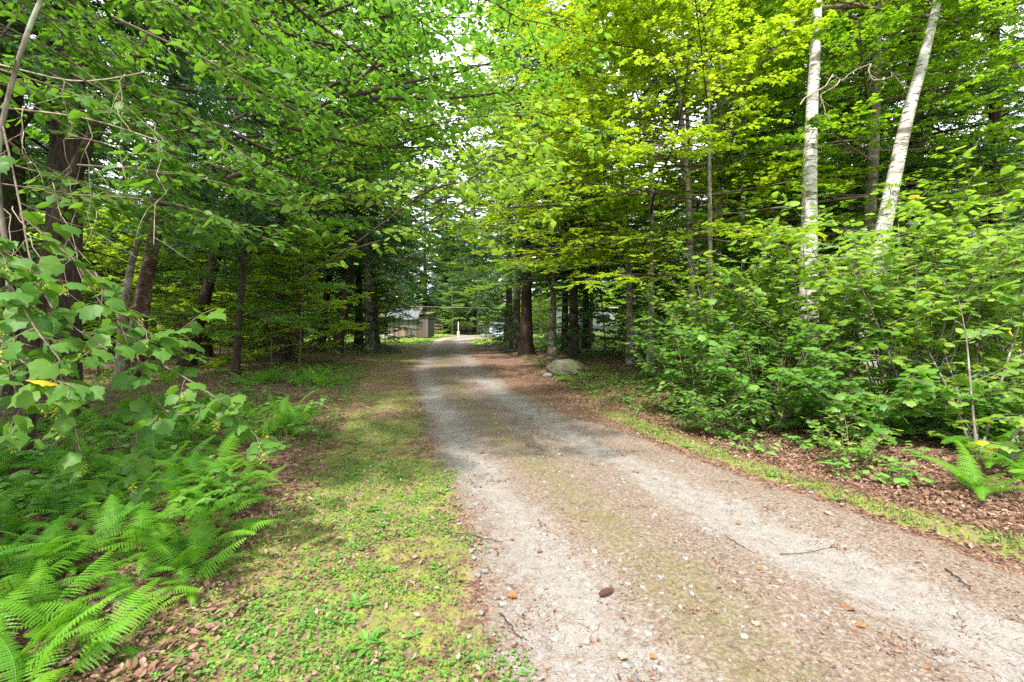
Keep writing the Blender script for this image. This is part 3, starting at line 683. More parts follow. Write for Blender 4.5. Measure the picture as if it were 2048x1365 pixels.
placed = []
def X_(px, Y): return (px - 1024) * Y / F
hero = [  # kind, data, px, Y, rz, scale, label
    ('hem', HEMB[1], 112, 6.8, .4, 1.1, 'thick dark hemlock trunk behind the hanging maple leaves at the left edge'),
    ('hem', HEMB[1], 22, 8.4, 2.0, 1.1, 'dark hemlock trunk at the very left edge of the photo'),
    ('hem', HEMB[1], 372, 16, 1.1, 1.0, 'slim dark hemlock right of the reddish cherry trunk'),
    ('hem', HEMB[0], 592, 24, 3.3, .92, 'dark hemlock left of the pair of leaning trunks by the drive'),
    ('hem', HEMB[1], 640, 25, 5.0, 1.0, 'slender hemlock between two thicker trunks left of the drive'),
    ('hem', HEMB[1], 672, 22.5, .2, 1.1, 'leaning hemlock whose boughs sweep down over the left edge of the drive'),
    ('hem', HEMB[0], 1053, 22.0, 4.1, .98, 'thick hemlock trunk standing nearest the right edge of the drive'),
    ('hem', HEMB[1], 1148, 19.0, 2.1, .9, 'thin hemlock right behind the mossy boulder'),
    ('hem', HEMB[1], 1130, 23.0, 3.0, .85, 'thin hemlock trunk second from the left behind the boulder'),
    ('hem', HEMB[1], 1172, 26.0, 1.4, .95, 'reddish brown hemlock trunk right of the thin stems behind the boulder'),
    ('hem', HEM[1], 905, 82, .7, 1.2, 'dark hemlock closing the view at the end of the drive'),
    ('hem', HEM[0], 748, 33, .7, 1.05, 'tall hemlock whose crown hangs over the barn from the left'),
    ('hem', HEMB[0], 1018, 36, 2.7, 1.05, 'tall hemlock behind the thick trunk, closing the gap over the drive'),
    ('hem', HEMB[1], 718, 27, 1.7, 1.1, 'hemlock just left of the view to the barn'),
    ('hem', HEM[1], 850, 74, 2.2, 1.7, 'tall far hemlock above the right corner of the barn'),
    ('hem', HEM[0], 893, 78, 1.1, 1.5, 'tall far hemlock in line with the left half of the drive'),
    ('hem', HEM[1], 950, 73, .1, 1.6, 'tall far hemlock in line with the right edge of the drive'),
    ('big', BIG[0], 1030, 27, .5, 1.25, 'tall maple reaching over the drive from behind the thick hemlock'),
    ('far', FAR[0], 905, 68, 1.2, .62, 'pale green broadleaf tree behind the white post'),
    ('far', FAR[0], 955, 69, 3.2, .66, 'pale green tree right of the white post at the end of the lawn'),
    ('far', FAR[1], 1005, 66, 2.2, .6, 'rounded green tree behind the small blue grey shed'),
    ('big', BIG[0], 742, 24, 3.5, 1.2, 'tall maple reaching over the drive from the left before the barn'),
    ('hem', HEM[1], 1500, 17, 5.1, 1.15, 'dark hemlock behind the upright white birch'),
    ('hem', HEM[0], 1830, 13.5, 1.9, 1.0, 'dark hemlock behind the curved white birch'),
    ('hem', HEM[2], 1990, 12.5, 3.9, 1.2, 'dark hemlock spreading its boughs at the upper right corner'),
    ('big', BIG[0], 1105, 20.5, 1.0, .8, 'slim pale trunked maple just right of the thick hemlock'),
    ('big', BIG[2], 1390, 11.5, 3.6, .92, 'slender maple with bright yellow green crown left of the upright birch'),
    ('big', BIG[2], 1260, 15.5, 2.9, 1.0, 'yellow green maple spreading over the shaded litter behind the boulder'),
    ('big', BIG[0], 1425, 14.5, .4, 1.0, 'pale twin trunked maple seen between the shrubs and the birch'),
    ('big', BIG[2], 1180, 30, .9, 1.1, 'tall yellow green maple above the hemlock group right of the drive'),
    ('big', BIG[1], 470, 12.5, 5.2, .6, 'thin crooked maple between the cherry trunk and the drive'),
    ('big', BIG[1], 250, 17, 3.2, .9, 'bright green maple glowing behind the reddish cherry trunk'),
]
LEAN = {372: .27, 592: .07, 640: .12, 672: .19, 112: .04, 470: .09}
for k, d, px, Yd, rz, s, lab in hero:
    o_ = tree(k, d, X_(px, Yd), Yd, rz, s, lab); placed.append((X_(px, Yd), Yd))
    if px in LEAN: o_.rotation_euler = (0, LEAN[px], 0)

def free(x, y, rad):
    l, r = edges(y)
    if y < 46 and l - 2.6 < x < r + 2.6: return False
    if 33 < y < 68 and -24 < x < 3 + .1 * y: return False
    if y > 44 and -14 < x / y * 50 + 3 < 13 and y < 70: return False
    if x > 7 and 4 < y < 26 and x / y > .78: return False
    if math.hypot(x, y) < 7.5: return False
    # keep the view into the yard behind the hemlock group
    if 23 < y < 46 and 0 < x < 16: return False
    return all((x - a) ** 2 + (y - b) ** 2 > rad * rad for a, b in placed)
ORD = 'first second third fourth fifth sixth seventh eighth ninth tenth eleventh twelfth thirteenth fourteenth fifteenth sixteenth'.split()
def scatter(n, xr, yr, rad, pick, label, group):
    k = 0; made = []
    for _ in range(n * 30):
        if k >= n: break
        x, y = rng.uniform(*xr), rng.uniform(*yr)
        if abs(x) > y * 1.2 + 4: continue
        if not free(x, y, rad): continue
        placed.append((x, y)); k += 1
        kind, d, s0, s1, nm = pick[rng.integers(len(pick))]
        made.append((x / y, tree(kind, d, x, y, rng.uniform(0, 6.28), rng.uniform(s0, s1), label, group, nm)))
    if len(made) <= 16:
        made.sort(key=lambda q_: q_[0])
        for i_, (_, o_) in enumerate(made): o_['label'] = ORD[i_] + ' from the left, ' + label
scatter(9, (-26, -5), (14, 36), 2.8, [('hem', HEMB[0], .8, 1.0, None), ('hem', HEMB[1], .8, 1.05, None)], 'dark hemlock in the shaded wood left of the drive', 'hemlocks in the left wood')
scatter(12, (-44, -5), (22, 48), 2.8, [('big', BIG[1], .7, 1.0, None), ('big', BIG[0], .7, 1.0, None)], 'green maple in the shaded wood left of the drive', 'maples in the left wood')
scatter(46, (-34, -4), (12, 42), 1.1, [('sap', SAP[2], .8, 1.6, None), ('sap', SAP[1], .9, 1.7, None)], 'leafy sapling under the trees left of the drive', 'saplings in the left wood')
scatter(16, (5, 40), (13, 46), 2.6, [('hem', HEM[0], .8, 1.0, None), ('hem', HEM[1], .8, 1.0, None)], 'dark hemlock in the wood behind the white birches', 'hemlocks in the right wood')
scatter(16, (2.5, 34), (10, 44), 2.2, [('big', BIG[0], .8, 1.05, None), ('big', BIG[2], .8, 1.05, None)], 'maple in the wood behind the right hand shrubs', 'maples in the right wood')
scatter(30, (4, 40), (10, 40), 1.1, [('sap', SAP[0], .8, 1.4, None), ('sap', SAP[1], .9, 1.5, None)], 'leafy sapling in the wood behind the thicket', 'saplings in the right wood')
scatter(110, (-100, 100), (70, 112), 3.4, [('far', FAR[0], .9, 1.3, None), ('far', FAR[1], .9, 1.3, None), ('hem', HEM[1], 1.1, 1.5, None)], 'tree in the far belt of wood beyond the clearing', 'far belt of trees')
scatter(44, (-60, 70), (30, 70), 4.2, [('far', FAR[0], .8, 1.1, None), ('far', FAR[1], .8, 1.1, None), ('hem', HEM[0], .9, 1.1, None)], 'tree standing in the deep wood beside the clearing', 'deep wood trees')
scatter(26, (-34, 20), (66, 74), 1.8, [('sap', SAP[0], 1.2, 1.9, None), ('sap', SAP[1], 1.3, 2.2, None)], 'bush at the foot of the far wood', 'bushes along the far wood')
# the wood behind and left of the viewpoint, unseen hemlocks added for their shade
for x, y, k, sc_, lab in [(-8.6, -3.6, 0, .9, 'unseen hemlock added for shade behind and left of the viewpoint'), (-9.5, .5, 1, 1, 'unseen hemlock added for shade well left of the viewpoint'), (-8.2, -9.5, 1, 1.1, 'unseen hemlock added for shade further back on the left'), (-10.5, -6.5, 0, 1, 'unseen hemlock added for shade deep in the wood behind the viewpoint'), (-9.5, 4.0, 0, .9, 'hemlock added for shade left of the hanging maple branches')]:
    tree('hem', HEMB[k], x, y, x, sc_, lab)
# low growth: sun-lit bushes round the clearing and saplings by the hemlock group
bush = [(985, 33, 1, 'yellow green bush left of the thick hemlock trunk'), (1000, 27, 0, 'low bush at the foot of the thick hemlock trunk'), (1085, 33, 1, 'sunlit bush seen between the thick hemlock and the slim maple'),
        (1240, 30, 1, 'sunlit bush in the far yard right of the hemlock group'), (1285, 26, 1, 'bright bush below the teal tarp'), (1330, 22, 0, 'bush at the left end of the right hand thicket'), (1365, 18, 0, 'bush behind the left end of the thicket'),
        (1075, 41, 2, 'lit lime green bush in the yard left of the camper trailer'), (1100, 44, 2, 'lit bush beside the heap of pale stones'), (1215, 44, 2, 'lit lime green bush at the right end of the camper trailer'), (1265, 40, 2, 'lit bush between the camper trailer and the teal tarp'), (1320, 36, 2, 'tall lit bush behind the teal tarp')]
for px, Yd, k, lab in bush:
    tree('sap', SAP[k], X_(px, Yd), Yd, rng.uniform(0, 6), [.75, .7, .95][k], lab, None, 'bush')
for px, Yd, s, lab in [(1140, 17.5, .8, 'young hemlock with feathery boughs just behind the boulder'), (1010, 24, .55, 'young hemlock left of the thick trunk'), (752, 24, .9, 'young hemlock drooping beside the left edge of the drive')]:
    plant('young_hemlock', lab, 'young hemlock', HEMS, (X_(px, Yd), Yd, gz(X_(px, Yd), Yd)), rng.uniform(0, 6), s)

# the two leaning cherry stems at the left
cp = [at(255, 765, 11.4), at(285, 600, 11.4), at(318, 420, 11.5), at(350, 280, 11.6), at(372, 120, 11.8), at(395, -60, 12), at(405, -300, 12.3), at(410, -520, 12.6)]
cp = np.array(cp); b0 = cp[0].copy(); b0[2] = gz(b0[0], b0[1]); cpl = cp - b0; cpl[0, 2] = -.15
plant('cherry_tree', 'leaning cherry tree with reddish banded bark at the left of the wood', 'cherry tree',
      broad_tree(14, .19, 24, MIDO, .11, M['maple'], M['bark_red'], M['twig_dark'], 9, 5, 6, limblen=4.0, bare=.35, trunkpath=cpl), tuple(b0))
cp = [at(236, 775, 11.0), at(246, 640, 11.0), at(262, 520, 11.0), at(300, 420, 11.1), at(322, 330, 11.2), at(345, 200, 11.4), at(350, 0, 11.6), at(365, -220, 11.8)]
cp = np.array(cp); b0 = cp[0].copy(); b0[2] = gz(b0[0], b0[1]); cpl = cp - b0; cpl[0, 2] = -.15
plant('cherry_tree', 'thinner lichen spotted stem standing left of the reddish cherry', 'cherry tree',
      broad_tree(10, .10, 16, MIDO, .10, M['dark'], M['bark_grey'], M['twig_dark'], 8, 4, 6, limblen=2.6, bare=.45, trunkpath=cpl), tuple(b0))

# white birches
def birch(pts, r, label, seed, s=1):
    cp = np.array([at(*p) for p in pts]); b0 = cp[0].copy(); b0[2] = gz(b0[0], b0[1]); l = cp - b0; l[0, 2] = -.15
    plant('white_birch', label, 'birch tree', broad_tree(14, r, 14, MIDO, .07, M['bright'], M['birch'], M['twig'], 9, 6, 7, limblen=3.0, bare=.62, trunkpath=l, elev=(.3, .9)), tuple(b0))
birch([(1612, 745, 9.2), (1618, 560, 9.2), (1618, 400, 9.2), (1622, 250, 9.2), (1632, 80, 9.2), (1640, -100, 9.3), (1650, -400, 9.4), (1660, -700, 9.6)], .19, 'upright white birch with dark bark scars', 1)
birch([(1722, 760, 9.0), (1745, 560, 8.9), (1775, 420, 8.8), (1812, 240, 8.7), (1850, 110, 8.6), (1885, -40, 8.5), (1910, -260, 8.5), (1930, -560, 8.6)], .175, 'curved white birch leaning to the right', 2)
birch([(1412, 705, 15), (1400, 560, 15), (1385, 380, 15), (1372, 200, 15), (1365, 60, 15), (1360, -100, 15), (1356, -300, 15)], .12, 'slender birch rising left of the upright white birch', 3)
birch([(1478, 700, 16), (1485, 520, 16), (1490, 300, 16), (1493, 120, 16), (1497, -60, 16), (1500, -240, 16)], .085, 'thinnest pale birch stem behind the shrubs', 4)

# ------------------------------------------------------------------ near plants with their own leaves
M['shade'] = leaf_mat('shade_leaf', [(.032, .105, .018), (.05, .145, .02), (.075, .185, .024), (.12, .23, .03)], (.26, .54, .02), .42, .5, .25, veins=True)  # darker copy of the near leaf, left-side shade put into its colour
LV = {}
def variants(key, T, m, k=7, warp=.034):
    L = []
    for i in range(k):
        V, f = T; V = V.copy(); V[1:] += rng.normal(0, warp, (len(V) - 1, 3)) * np.array([.4, .4, .9]); V[:, 2] -= rng.uniform(0, .25) * V[:, 1] ** 2
        L.append(mesh('leaf', V, f, m, True, {'tint': np.full(len(V), (i + .5) / k)}, T[0][:, :2]))
    LV[key] = L
variants('mapleshade', MAPLE, M['shade']); variants('ovateshade', OVATE, M['shade']); variants('maple', MAPLE, M['near']); variants('maplepale', MAPLE, M['nearpale']); variants('ovate', OVATE, M['near']); variants('ovatepale', OVATE, M['nearpale'])
yl = [mesh('leaf', MAPLE[0], MAPLE[1], M['yellow'], False, {'tint': np.full(len(MAPLE[0]), .5)}, MAPLE[0][:, :2])]

def resample(p, n):
    p = np.array(p, float); s = np.r_[0, np.cumsum(np.linalg.norm(np.diff(p, axis=0), axis=1))]; t = np.linspace(0, s[-1], n)
    q = np.column_stack([np.interp(t, s, p[:, k]) for k in range(3)])
    for _ in range(2): q[1:-1] = (q[:-2] + 2 * q[1:-1] + q[2:]) / 4
    return q

def near_plant(name, label, cat, base, guides, leafkey, T, lm, size, nsec=8, seclen=.35, nlf=6, nparts=300, stemr=.012, stemmat='twig', tw=True, stalk=.35, tilt=.35, group=None, lift=.05, lead=5, secang=.9, tipr=.003, trunk=None, yellow=0, t0=.12):
    base = np.array(base, float); root = thing(name, label, cat, tuple(base), group=group)
    Gs = np.array([resample(g, 9) for g in guides])
    tv = [tubes(Gs, np.full(len(Gs), stemr), np.full(len(Gs), tipr), 6)]
    sec = grow(*offshoots(Gs, nsec, .15, 1, secang, 1.0, .55, lift, .1, .12), 4, -.15, .18) if nsec else None
    L = plen(Gs)
    # children length by absolute size rather than by parent
    P0, D, Ls = offshoots(Gs, nsec, t0, 1, secang, 1.0, .5, lift, .1, .12)
    Ls = seclen * rng.uniform(.5, 1.25, len(Ls))
    sec = grow(P0, D, Ls, 4, -.15, .16); tv.append(tubes(sec, np.full(len(sec), max(.0028, stemr * .3)), np.full(len(sec), .0016), 4))
    src = [(sec, nlf)]
    if tw:
        t2 = grow(*offshoots(sec, 3, .3, .9, .8, .5, .4, .0, .12, .06), 4, -.15, .15); tv.append(tubes(t2, np.full(len(t2), .002), np.full(len(t2), .0013), 3)); src.append((t2, max(2, nlf // 2)))
    A = []
    for P, n in src:
        p, d, up, s = twigleaves(P, n, size, 1.0, tilt, .15, .2); A.append((p, d, up, s))
    # leaves directly on the end half of the guides
    p, d, up, s = twigleaves(Gs[:, 4:], lead, size, .9, tilt, .1, .2); A.append((p, d, up, s))
    p, d, up, s = [np.concatenate([a[k] for a in A]) for k in range(4)]
    pl = p + d * (s * stalk)[:, None] + np.array([0, 0, -.1]) * (s * stalk)[:, None]
    tv.append(tubes(np.stack([p, (p + pl) / 2 + np.array([0, 0, .004]), pl], 1), np.full(len(p), .0013), np.full(len(p), .0009), 3))
    bv, bf = assemble([a[0] for a in tv], [a[1] for a in tv])
    link('branches', mesh('branches', bv - base, bf, M[stemmat], True), root, kind='stuff')
    # the leaves that show largest are parts, the others one mesh
    vis = (pl[:, 1] > .3) & (np.abs(pl[:, 0]) < 1.2 * pl[:, 1])
    zr = (pl[:, 2] - 1.5) / np.maximum(pl[:, 1], .1); vis &= (zr < .75) & (zr > -.85)
    sc_ = np.where(vis, s / np.maximum(pl[:, 1], .1), 0); o_ = np.argsort(-sc_); npart = min(nparts, int((sc_ > 0).sum()))
    x, y, z = frames(d, up)
    for i in o_[:npart]:
        ms = LV[leafkey]; me = ms[min(len(ms) - 1, int(abs(rng.normal(0, .35) + .5) * len(ms)))]
        if yellow and rng.random() < yellow: me = yl[0]
        lo = link('leaf', me, root); si = s[i]
        lo.matrix_local = Matrix(((x[i, 0] * si, y[i, 0] * si, z[i, 0] * si, pl[i, 0] - base[0]), (x[i, 1] * si, y[i, 1] * si, z[i, 1] * si, pl[i, 1] - base[1]), (x[i, 2] * si, y[i, 2] * si, z[i, 2] * si, pl[i, 2] - base[2]), (0, 0, 0, 1)))
    r_ = o_[npart:]
    if len(r_):
        v, f, ti, uv = leafmesh(T, pl[r_], d[r_], up[r_], s[r_], tint_of(pl[r_], .5, .5, .8))
        link('foliage', mesh('foliage', v - base, f, M[lm], True, {'tint': ti}, uv), root, kind='stuff')
    if trunk is not None:
        tp, r0, r1, tm = trunk; tp = np.array(tp)
        me = trunk_mesh(tp - base, r0, r1, M[tm], 10, 1.2, name='trunk', knobs=.1); link('trunk', me, root)
    return root, Gs, sec

def A3(*p): return [at(*q) for q in p]
# hanging branches with big soft leaves and seed clusters, left foreground
rootb = (-3.35, 2.9, gz(-3.35, 2.9))
trk = [(-3.35, 2.9, -.1), (-3.3, 2.9, .9), (-3.12, 2.85, 1.7), (-3.2, 2.8, 2.5), (-3.0, 2.8, 3.3), (-2.7, 2.9, 4.2), (-2.3, 3.0, 5.2)]
hang = [A3((5, 250, 2.8), (35, 380, 2.7), (62, 520, 2.6), (60, 600, 2.5), (120, 640, 2.45), (215, 700, 2.4)),
        A3((62, 520, 2.6), (55, 600, 2.5), (100, 690, 2.35), (140, 800, 2.3), (160, 900, 2.3)),
        A3((60, 560, 2.6), (30, 650, 2.4), (10, 740, 2.3), (50, 830, 2.25)),
        A3((40, 430, 2.7), (120, 500, 2.75), (190, 545, 2.8), (260, 640, 2.8), (330, 690, 2.8)),
        A3((190, 545, 2.8), (245, 640, 2.8), (268, 720, 2.75), (268, 850, 2.7), (285, 960, 2.7)),
        A3((150, 520, 2.9), (235, 665, 2.9), (272, 702, 2.9), (330, 690, 2.9), (400, 630, 2.9)),
        A3((272, 702, 2.9), (340, 740, 2.85), (400, 770, 2.8), (450, 810, 2.8), (520, 880, 2.8)),
        A3((272, 702, 2.9), (300, 800, 2.8), (360, 850, 2.75), (430, 800, 2.7)),
        A3((-40, 500, 2.3), (20, 560, 2.2), (60, 650, 2.15), (120, 720, 2.1)),
        A3((-40, 640, 2.2), (20, 700, 2.1), (80, 760, 2.05), (140, 770, 2.05)),
        A3((-60, 420, 2.3), (10, 520, 2.25), (40, 560, 2.25))]
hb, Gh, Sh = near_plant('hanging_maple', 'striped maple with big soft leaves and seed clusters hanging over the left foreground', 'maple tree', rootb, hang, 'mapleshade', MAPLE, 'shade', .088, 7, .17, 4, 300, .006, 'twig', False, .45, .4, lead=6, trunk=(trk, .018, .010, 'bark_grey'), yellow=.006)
# drooping clusters of winged seeds
def seeds():
    V = []; Fc = []; T = []; st = tubes(np.array([[(0, 0, 0), (.004, 0, -.03), (0, 0, -.075)]]), [.0012], [.001], 3)
    p = []; d = []; up = []
    for k in range(11):
        a = k * 2.4; zc = -.012 - .0058 * k
        for s in (-.55, .55):
            p.append((.004 * math.cos(a), .004 * math.sin(a), zc)); d.append((math.cos(a + s), math.sin(a + s), -.75)); up.append((rng.normal(), rng.normal(), 1.))
    W = (np.array([(0, 0, 0), (.16, .3, 0), (.24, .75, .03), (0, 1, 0), (-.14, .5, -.03)]), np.array([(0, 1, 2), (0, 2, 3), (0, 3, 4)]))
    v, f, ti, _ = leafmesh(W, np.array(p), np.array(d), np.array(up), np.full(len(p), .021), rng.random(len(p)))
    vv, ff = assemble([v, st[0]], [f, np.vstack([st[1][:, [0, 1, 2]], st[1][:, [0, 2, 3]]])])
    return mesh('seed_cluster', vv, ff, M['samara'], False, {'tint': np.r_[ti, np.zeros(len(st[0])) + .3]})
SC = [seeds() for _ in range(3)]
cand = np.concatenate([Sh[:, 2], Sh[:, 4], Gh[:, -1]]); cand = cand[rng.permutation(len(cand))][:44]
for c_ in cand:
    o = link('seed_cluster', SC[rng.integers(3)], hb); o.location = tuple(c_ - np.array(rootb) - [0, 0, .004]); o.rotation_euler = (rng.normal(0, .25), rng.normal(0, .25), rng.uniform(0, 6.28)); o.scale = (rng.uniform(.8, 1.25),) * 3

# long flat sprays reaching out from the upper left, over the verge
def rnd_guides(n, sx, sy, dx, dy, ya, yb, sag=.06):
    g = []
    for _ in range(n):
        x0, y0 = rng.uniform(*sx), rng.uniform(*sy); x1, y1 = x0 + rng.uniform(*dx), y0 + rng.uniform(*dy); a, b = rng.uniform(*ya), rng.uniform(*yb)
        p0, p1 = at(x0, y0, a), at(x1, y1, b); m_ = (p0 + p1) / 2 + np.array([0, 0, sag * np.linalg.norm(p1 - p0)]) + rng.normal(0, .04, 3)
        g.append([p0, m_, p1])
    return g
g = rnd_guides(36, (-250, 300), (-260, 230), (260, 460), (150, 260), (2.6, 3.8), (3.1, 4.8)) + rnd_guides(5, (0, 160), (330, 430), (300, 430), (60, 120), (2.9, 3.3), (3.3, 3.8))
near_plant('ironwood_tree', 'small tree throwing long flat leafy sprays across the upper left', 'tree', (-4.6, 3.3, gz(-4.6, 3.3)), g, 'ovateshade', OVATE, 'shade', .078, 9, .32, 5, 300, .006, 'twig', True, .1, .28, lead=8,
           trunk=([(-4.6, 3.3, -.1), (-4.5, 3.3, 1.2), (-4.2, 3.2, 2.6), (-4.0, 3.3, 4.0), (-3.6, 3.3, 5.4)], .06, .02, 'bark_grey'))
# thin bare twigs hanging in the shade at the left
g = rnd_guides(9, (-20, 330), (120, 420), (-40, 60), (120, 260), (2.8, 3.4), (2.8, 3.4), .0)
root_tw = thing('dead_branch', 'tangle of thin bare twigs hanging in the shade at the left', 'branch', (-2.6, 3.1, 2.4))
Gs = np.array([resample(q_, 9) for q_ in g]); Gs[:, 1:-1] += rng.normal(0, .018, Gs[:, 1:-1].shape)
s2 = grow(*offshoots(Gs, 4, .2, .9, .7, .45, .4), 5, -.1, .25)
mainl = np.array([resample(A3((0, 215, 3.1), (180, 235, 3.1), (340, 290, 3.2)), 9), resample(A3((0, 130, 3.1), (160, 170, 3.1), (290, 145, 3.2)), 9)])
v1 = tubes(Gs, np.full(len(Gs), .004), np.full(len(Gs), .002), 4); v2 = tubes(s2, np.full(len(s2), .0025), np.full(len(s2), .0012), 3); v3 = tubes(mainl, np.full(2, .007), np.full(2, .004), 6)
bv, bf = assemble([v1[0], v2[0], v3[0]], [v1[1], v2[1], v3[1]])
link('twigs', mesh('twigs', bv - np.array([-2.6, 3.1, 2.4]), bf, M['twig_pale'], True), root_tw, kind='stuff')

# limb arching over the drive from the left
g = [A3((560, 250, 4.4), (690, 195, 4.4), (775, 105, 4.5), (860, -20, 4.6)),
     A3((600, 205, 4.6), (700, 150, 4.8), (830, 110, 5.0), (960, 60, 5.2)),
     A3((700, 192, 4.5), (830, 160, 4.8), (960, 140, 5.2), (1100, 70, 5.6)),
     A3((740, 195, 4.5), (860, 200, 4.9), (1000, 190, 5.4), (1120, 150, 5.8)),
     A3((400, -200, 3.4), (560, 0, 3.7), (700, 90, 4.0), (820, 190, 4.2)),
     A3((300, -200, 3.4), (420, -30, 3.6), (520, 60, 4.0), (640, 190, 4.2)),
     A3((500, -250, 3.6), (700, -80, 3.8), (800, 20, 4.0), (900, 80, 4.2)),
     A3((640, -250, 3.6), (840, -90, 3.9), (960, -10, 4.2), (1060, 50, 4.6)),
     A3((420, 240, 4.6), (520, 300, 4.8), (640, 330, 5.0), (780, 330, 5.4)),
     A3((380, 120, 4.4), (500, 170, 4.6), (620, 240, 4.9), (760, 270, 5.2)),
     A3((420, 330, 5.0), (560, 380, 5.2), (700, 400, 5.4), (840, 430, 5.6)),
     A3((560, 250, 4.4), (700, 290, 4.7), (830, 300, 5.0), (960, 280, 5.4)),
     A3((480, 30, 4.4), (600, 80, 4.7), (700, 100, 5.0), (830, 90, 5.4)),
     A3((500, 400, 5.6), (640, 430, 5.6), (760, 440, 5.7), (900, 470, 5.8))] + rnd_guides(28, (330, 760), (-200, 400), (180, 380), (-100, 80), (4.6, 6.4), (5.0, 7.4)) + rnd_guides(16, (640, 900), (-260, 200), (140, 320), (-80, 100), (5.5, 7.5), (6.0, 8.5))
near_plant('ironwood_tree', 'leafy tree whose dark limbs arch over the drive from the left', 'tree', (-5.6, 5.2, gz(-5.6, 5.2)), g, 'ovate', OVATE, 'near', .082, 13, .62, 6, 300, .022, 'twig_dark', True, .1, .35, lead=7, lift=.12,
           trunk=([(-5.6, 5.2, -.1), (-5.4, 5.1, 1.5), (-4.9, 5.0, 3.0), (-4.0, 4.8, 4.3), (-3.0, 4.6, 5.2), (-2.2, 4.4, 5.9)], .10, .03, 'bark_dark'))
# drooping low spray in the middle of the picture
g = [A3((600, 560, 4.3), (730, 478, 4.1), (830, 395, 3.9), (940, 320, 3.8), (1060, 280, 3.8), (1130, 262, 3.8)),
     A3((700, 500, 4.2), (800, 470, 4.2), (900, 440, 4.2), (1010, 462, 4.2), (1090, 430, 4.2)),
     A3((830, 395, 3.9), (900, 360, 3.9), (980, 370, 3.9), (1070, 340, 3.9)),
     A3((560, 420, 4.5), (680, 400, 4.3), (800, 350, 4.2), (900, 290, 4.1))] + rnd_guides(14, (580, 880), (230, 520), (150, 320), (-150, -20), (4.1, 5.5), (4.3, 6.0))
near_plant('beech_branch', 'long low beech branch with large bright leaves reaching over the drive', 'branch', tuple(at(600, 560, 4.3)), g, 'ovatepale', OVATE, 'nearpale', .085, 10, .34, 5, 300, .009, 'twig_dark', True, .1, .3, lead=8, lift=.0)

# ------------------------------------------------------------------ layered maple right of the centre
def layered(name, label, base, h, r0, limbs, leaf, size, lm, az, limblen, nsec, ntw, nlf, bare, elev=(.05, .35), droop=-.12, top=.55):
    b = np.array([base[0], base[1], gz(*base)])
    return plant(name, label, 'maple tree', broad_tree(h, r0, limbs, leaf, size, M[lm], M['bark_grey'], M['twig_dark'], nsec, ntw, nlf, limblen=limblen, bare=bare, az=az, elev=elev, droop=droop, top=top, tilt=.22, base=.6), tuple(b))
layered('maple_tree', 'young maple with flat layers of yellow green leaves right of the drive', (X_(1420, 9.6), 9.6), 10, .07, 26, MIDM, .085, 'bright', (PI * 1.02, .55), 3.3, 12, 6, 7, .22)
layered('maple_tree', 'bright maple behind the layered one with its top above the drive', (X_(1300, 12.0), 12.0), 13, .09, 38, MIDM, .09, 'bright', (PI * .98, .8), 4.9, 11, 6, 7, .25, top=.5)
layered('maple_tree', 'green maple leaning over the birches at the top right corner', (X_(2150, 8.2), 8.2), 9, .06, 22, MIDM, .09, 'maple', (PI * 1.1, .7), 3.4, 11, 6, 7, .42, elev=(.15, .5))

# ------------------------------------------------------------------ thicket of shrubs on the right
KS = 1.12
def fan_shrub(name, label, cat, x, y, hgt, spread, nst, key, T, lm, size, nsec, seclen, nlf, nparts, stemr=.011, stemmat='twig', lean=(0, 0), yellow=0, lead=5, tw=True, t0=.12):
    z0 = gz(x, y); g = []
    for k in range(int(nst * KS)):
        a = k * 2.4 + rng.uniform(-.4, .4); rr = spread * rng.uniform(.35, 1.0); hh = hgt * rng.uniform(.55, 1.0) * (1 - .25 * rr / max(spread, .1))
        b_ = np.array([x + .08 * math.cos(a), y + .08 * math.sin(a), z0 - .03]); e = np.array([x + lean[0] + rr * math.cos(a), y + lean[1] + rr * math.sin(a), z0 + hh])
        g.append([b_, b_ * .62 + e * .38 + np.array([0, 0, .10 * hh]), b_ * .3 + e * .7 + np.array([0, 0, .07 * hh]) + rng.normal(0, .04, 3), e])
    return near_plant(name, label, cat, (x, y, z0), g, key, T, lm, size, nsec, seclen, nlf, nparts, stemr, stemmat, tw, .35, .3, lead=lead, lift=.02, yellow=yellow, t0=t0)
S = fan_shrub
S('striped_maple', 'large striped maple with broad pale leaves filling the right side', 'maple tree', 5.35, 6.0, 3.9, 2.0, 15, 'maplepale', MAPLE, 'nearpale', .11, 9, .55, 4, 300, .017, 'bark_grey', (.3, .1), .01)
S('striped_maple', 'striped maple at the right edge with limbs slanting up to the right', 'maple tree', 4.9, 4.7, 2.6, 2.1, 11, 'maplepale', MAPLE, 'nearpale', .11, 9, .5, 4, 300, .016, 'bark_grey', (1.9, .3), .01)
S('striped_maple', 'leafy maple in front of the two white birches', 'maple tree', 4.9, 7.4, 3.6, 1.9, 14, 'maplepale', MAPLE, 'nearpale', .105, 9, .55, 4, 200, .015, 'bark_grey', (0, 0), .01)
S('viburnum_shrub', 'viburnum shrub at the left end of the thicket by the drive', 'shrub', 2.95, 7.3, 1.9, 1.1, 16, 'maple', MAPLE, 'near', .085, 8, .35, 4, 160, .008, 'twig')
S('viburnum_shrub', 'viburnum shrub with bare pale twig in the middle of the thicket', 'shrub', 3.6, 6.3, 2.0, 1.15, 16, 'maple', MAPLE, 'near', .085, 8, .35, 4, 160, .008, 'twig')
S('viburnum_shrub', 'tall viburnum behind the middle of the thicket', 'shrub', 4.0, 8.3, 2.9, 1.3, 15, 'maplepale', MAPLE, 'nearpale', .085, 9, .42, 4, 60, .009, 'twig')
S('viburnum_shrub', 'viburnum shrub under the upright white birch', 'shrub', 5.0, 9.2, 2.5, 1.4, 15, 'maple', MAPLE, 'near', .085, 9, .42, 4, 40, .009, 'twig')
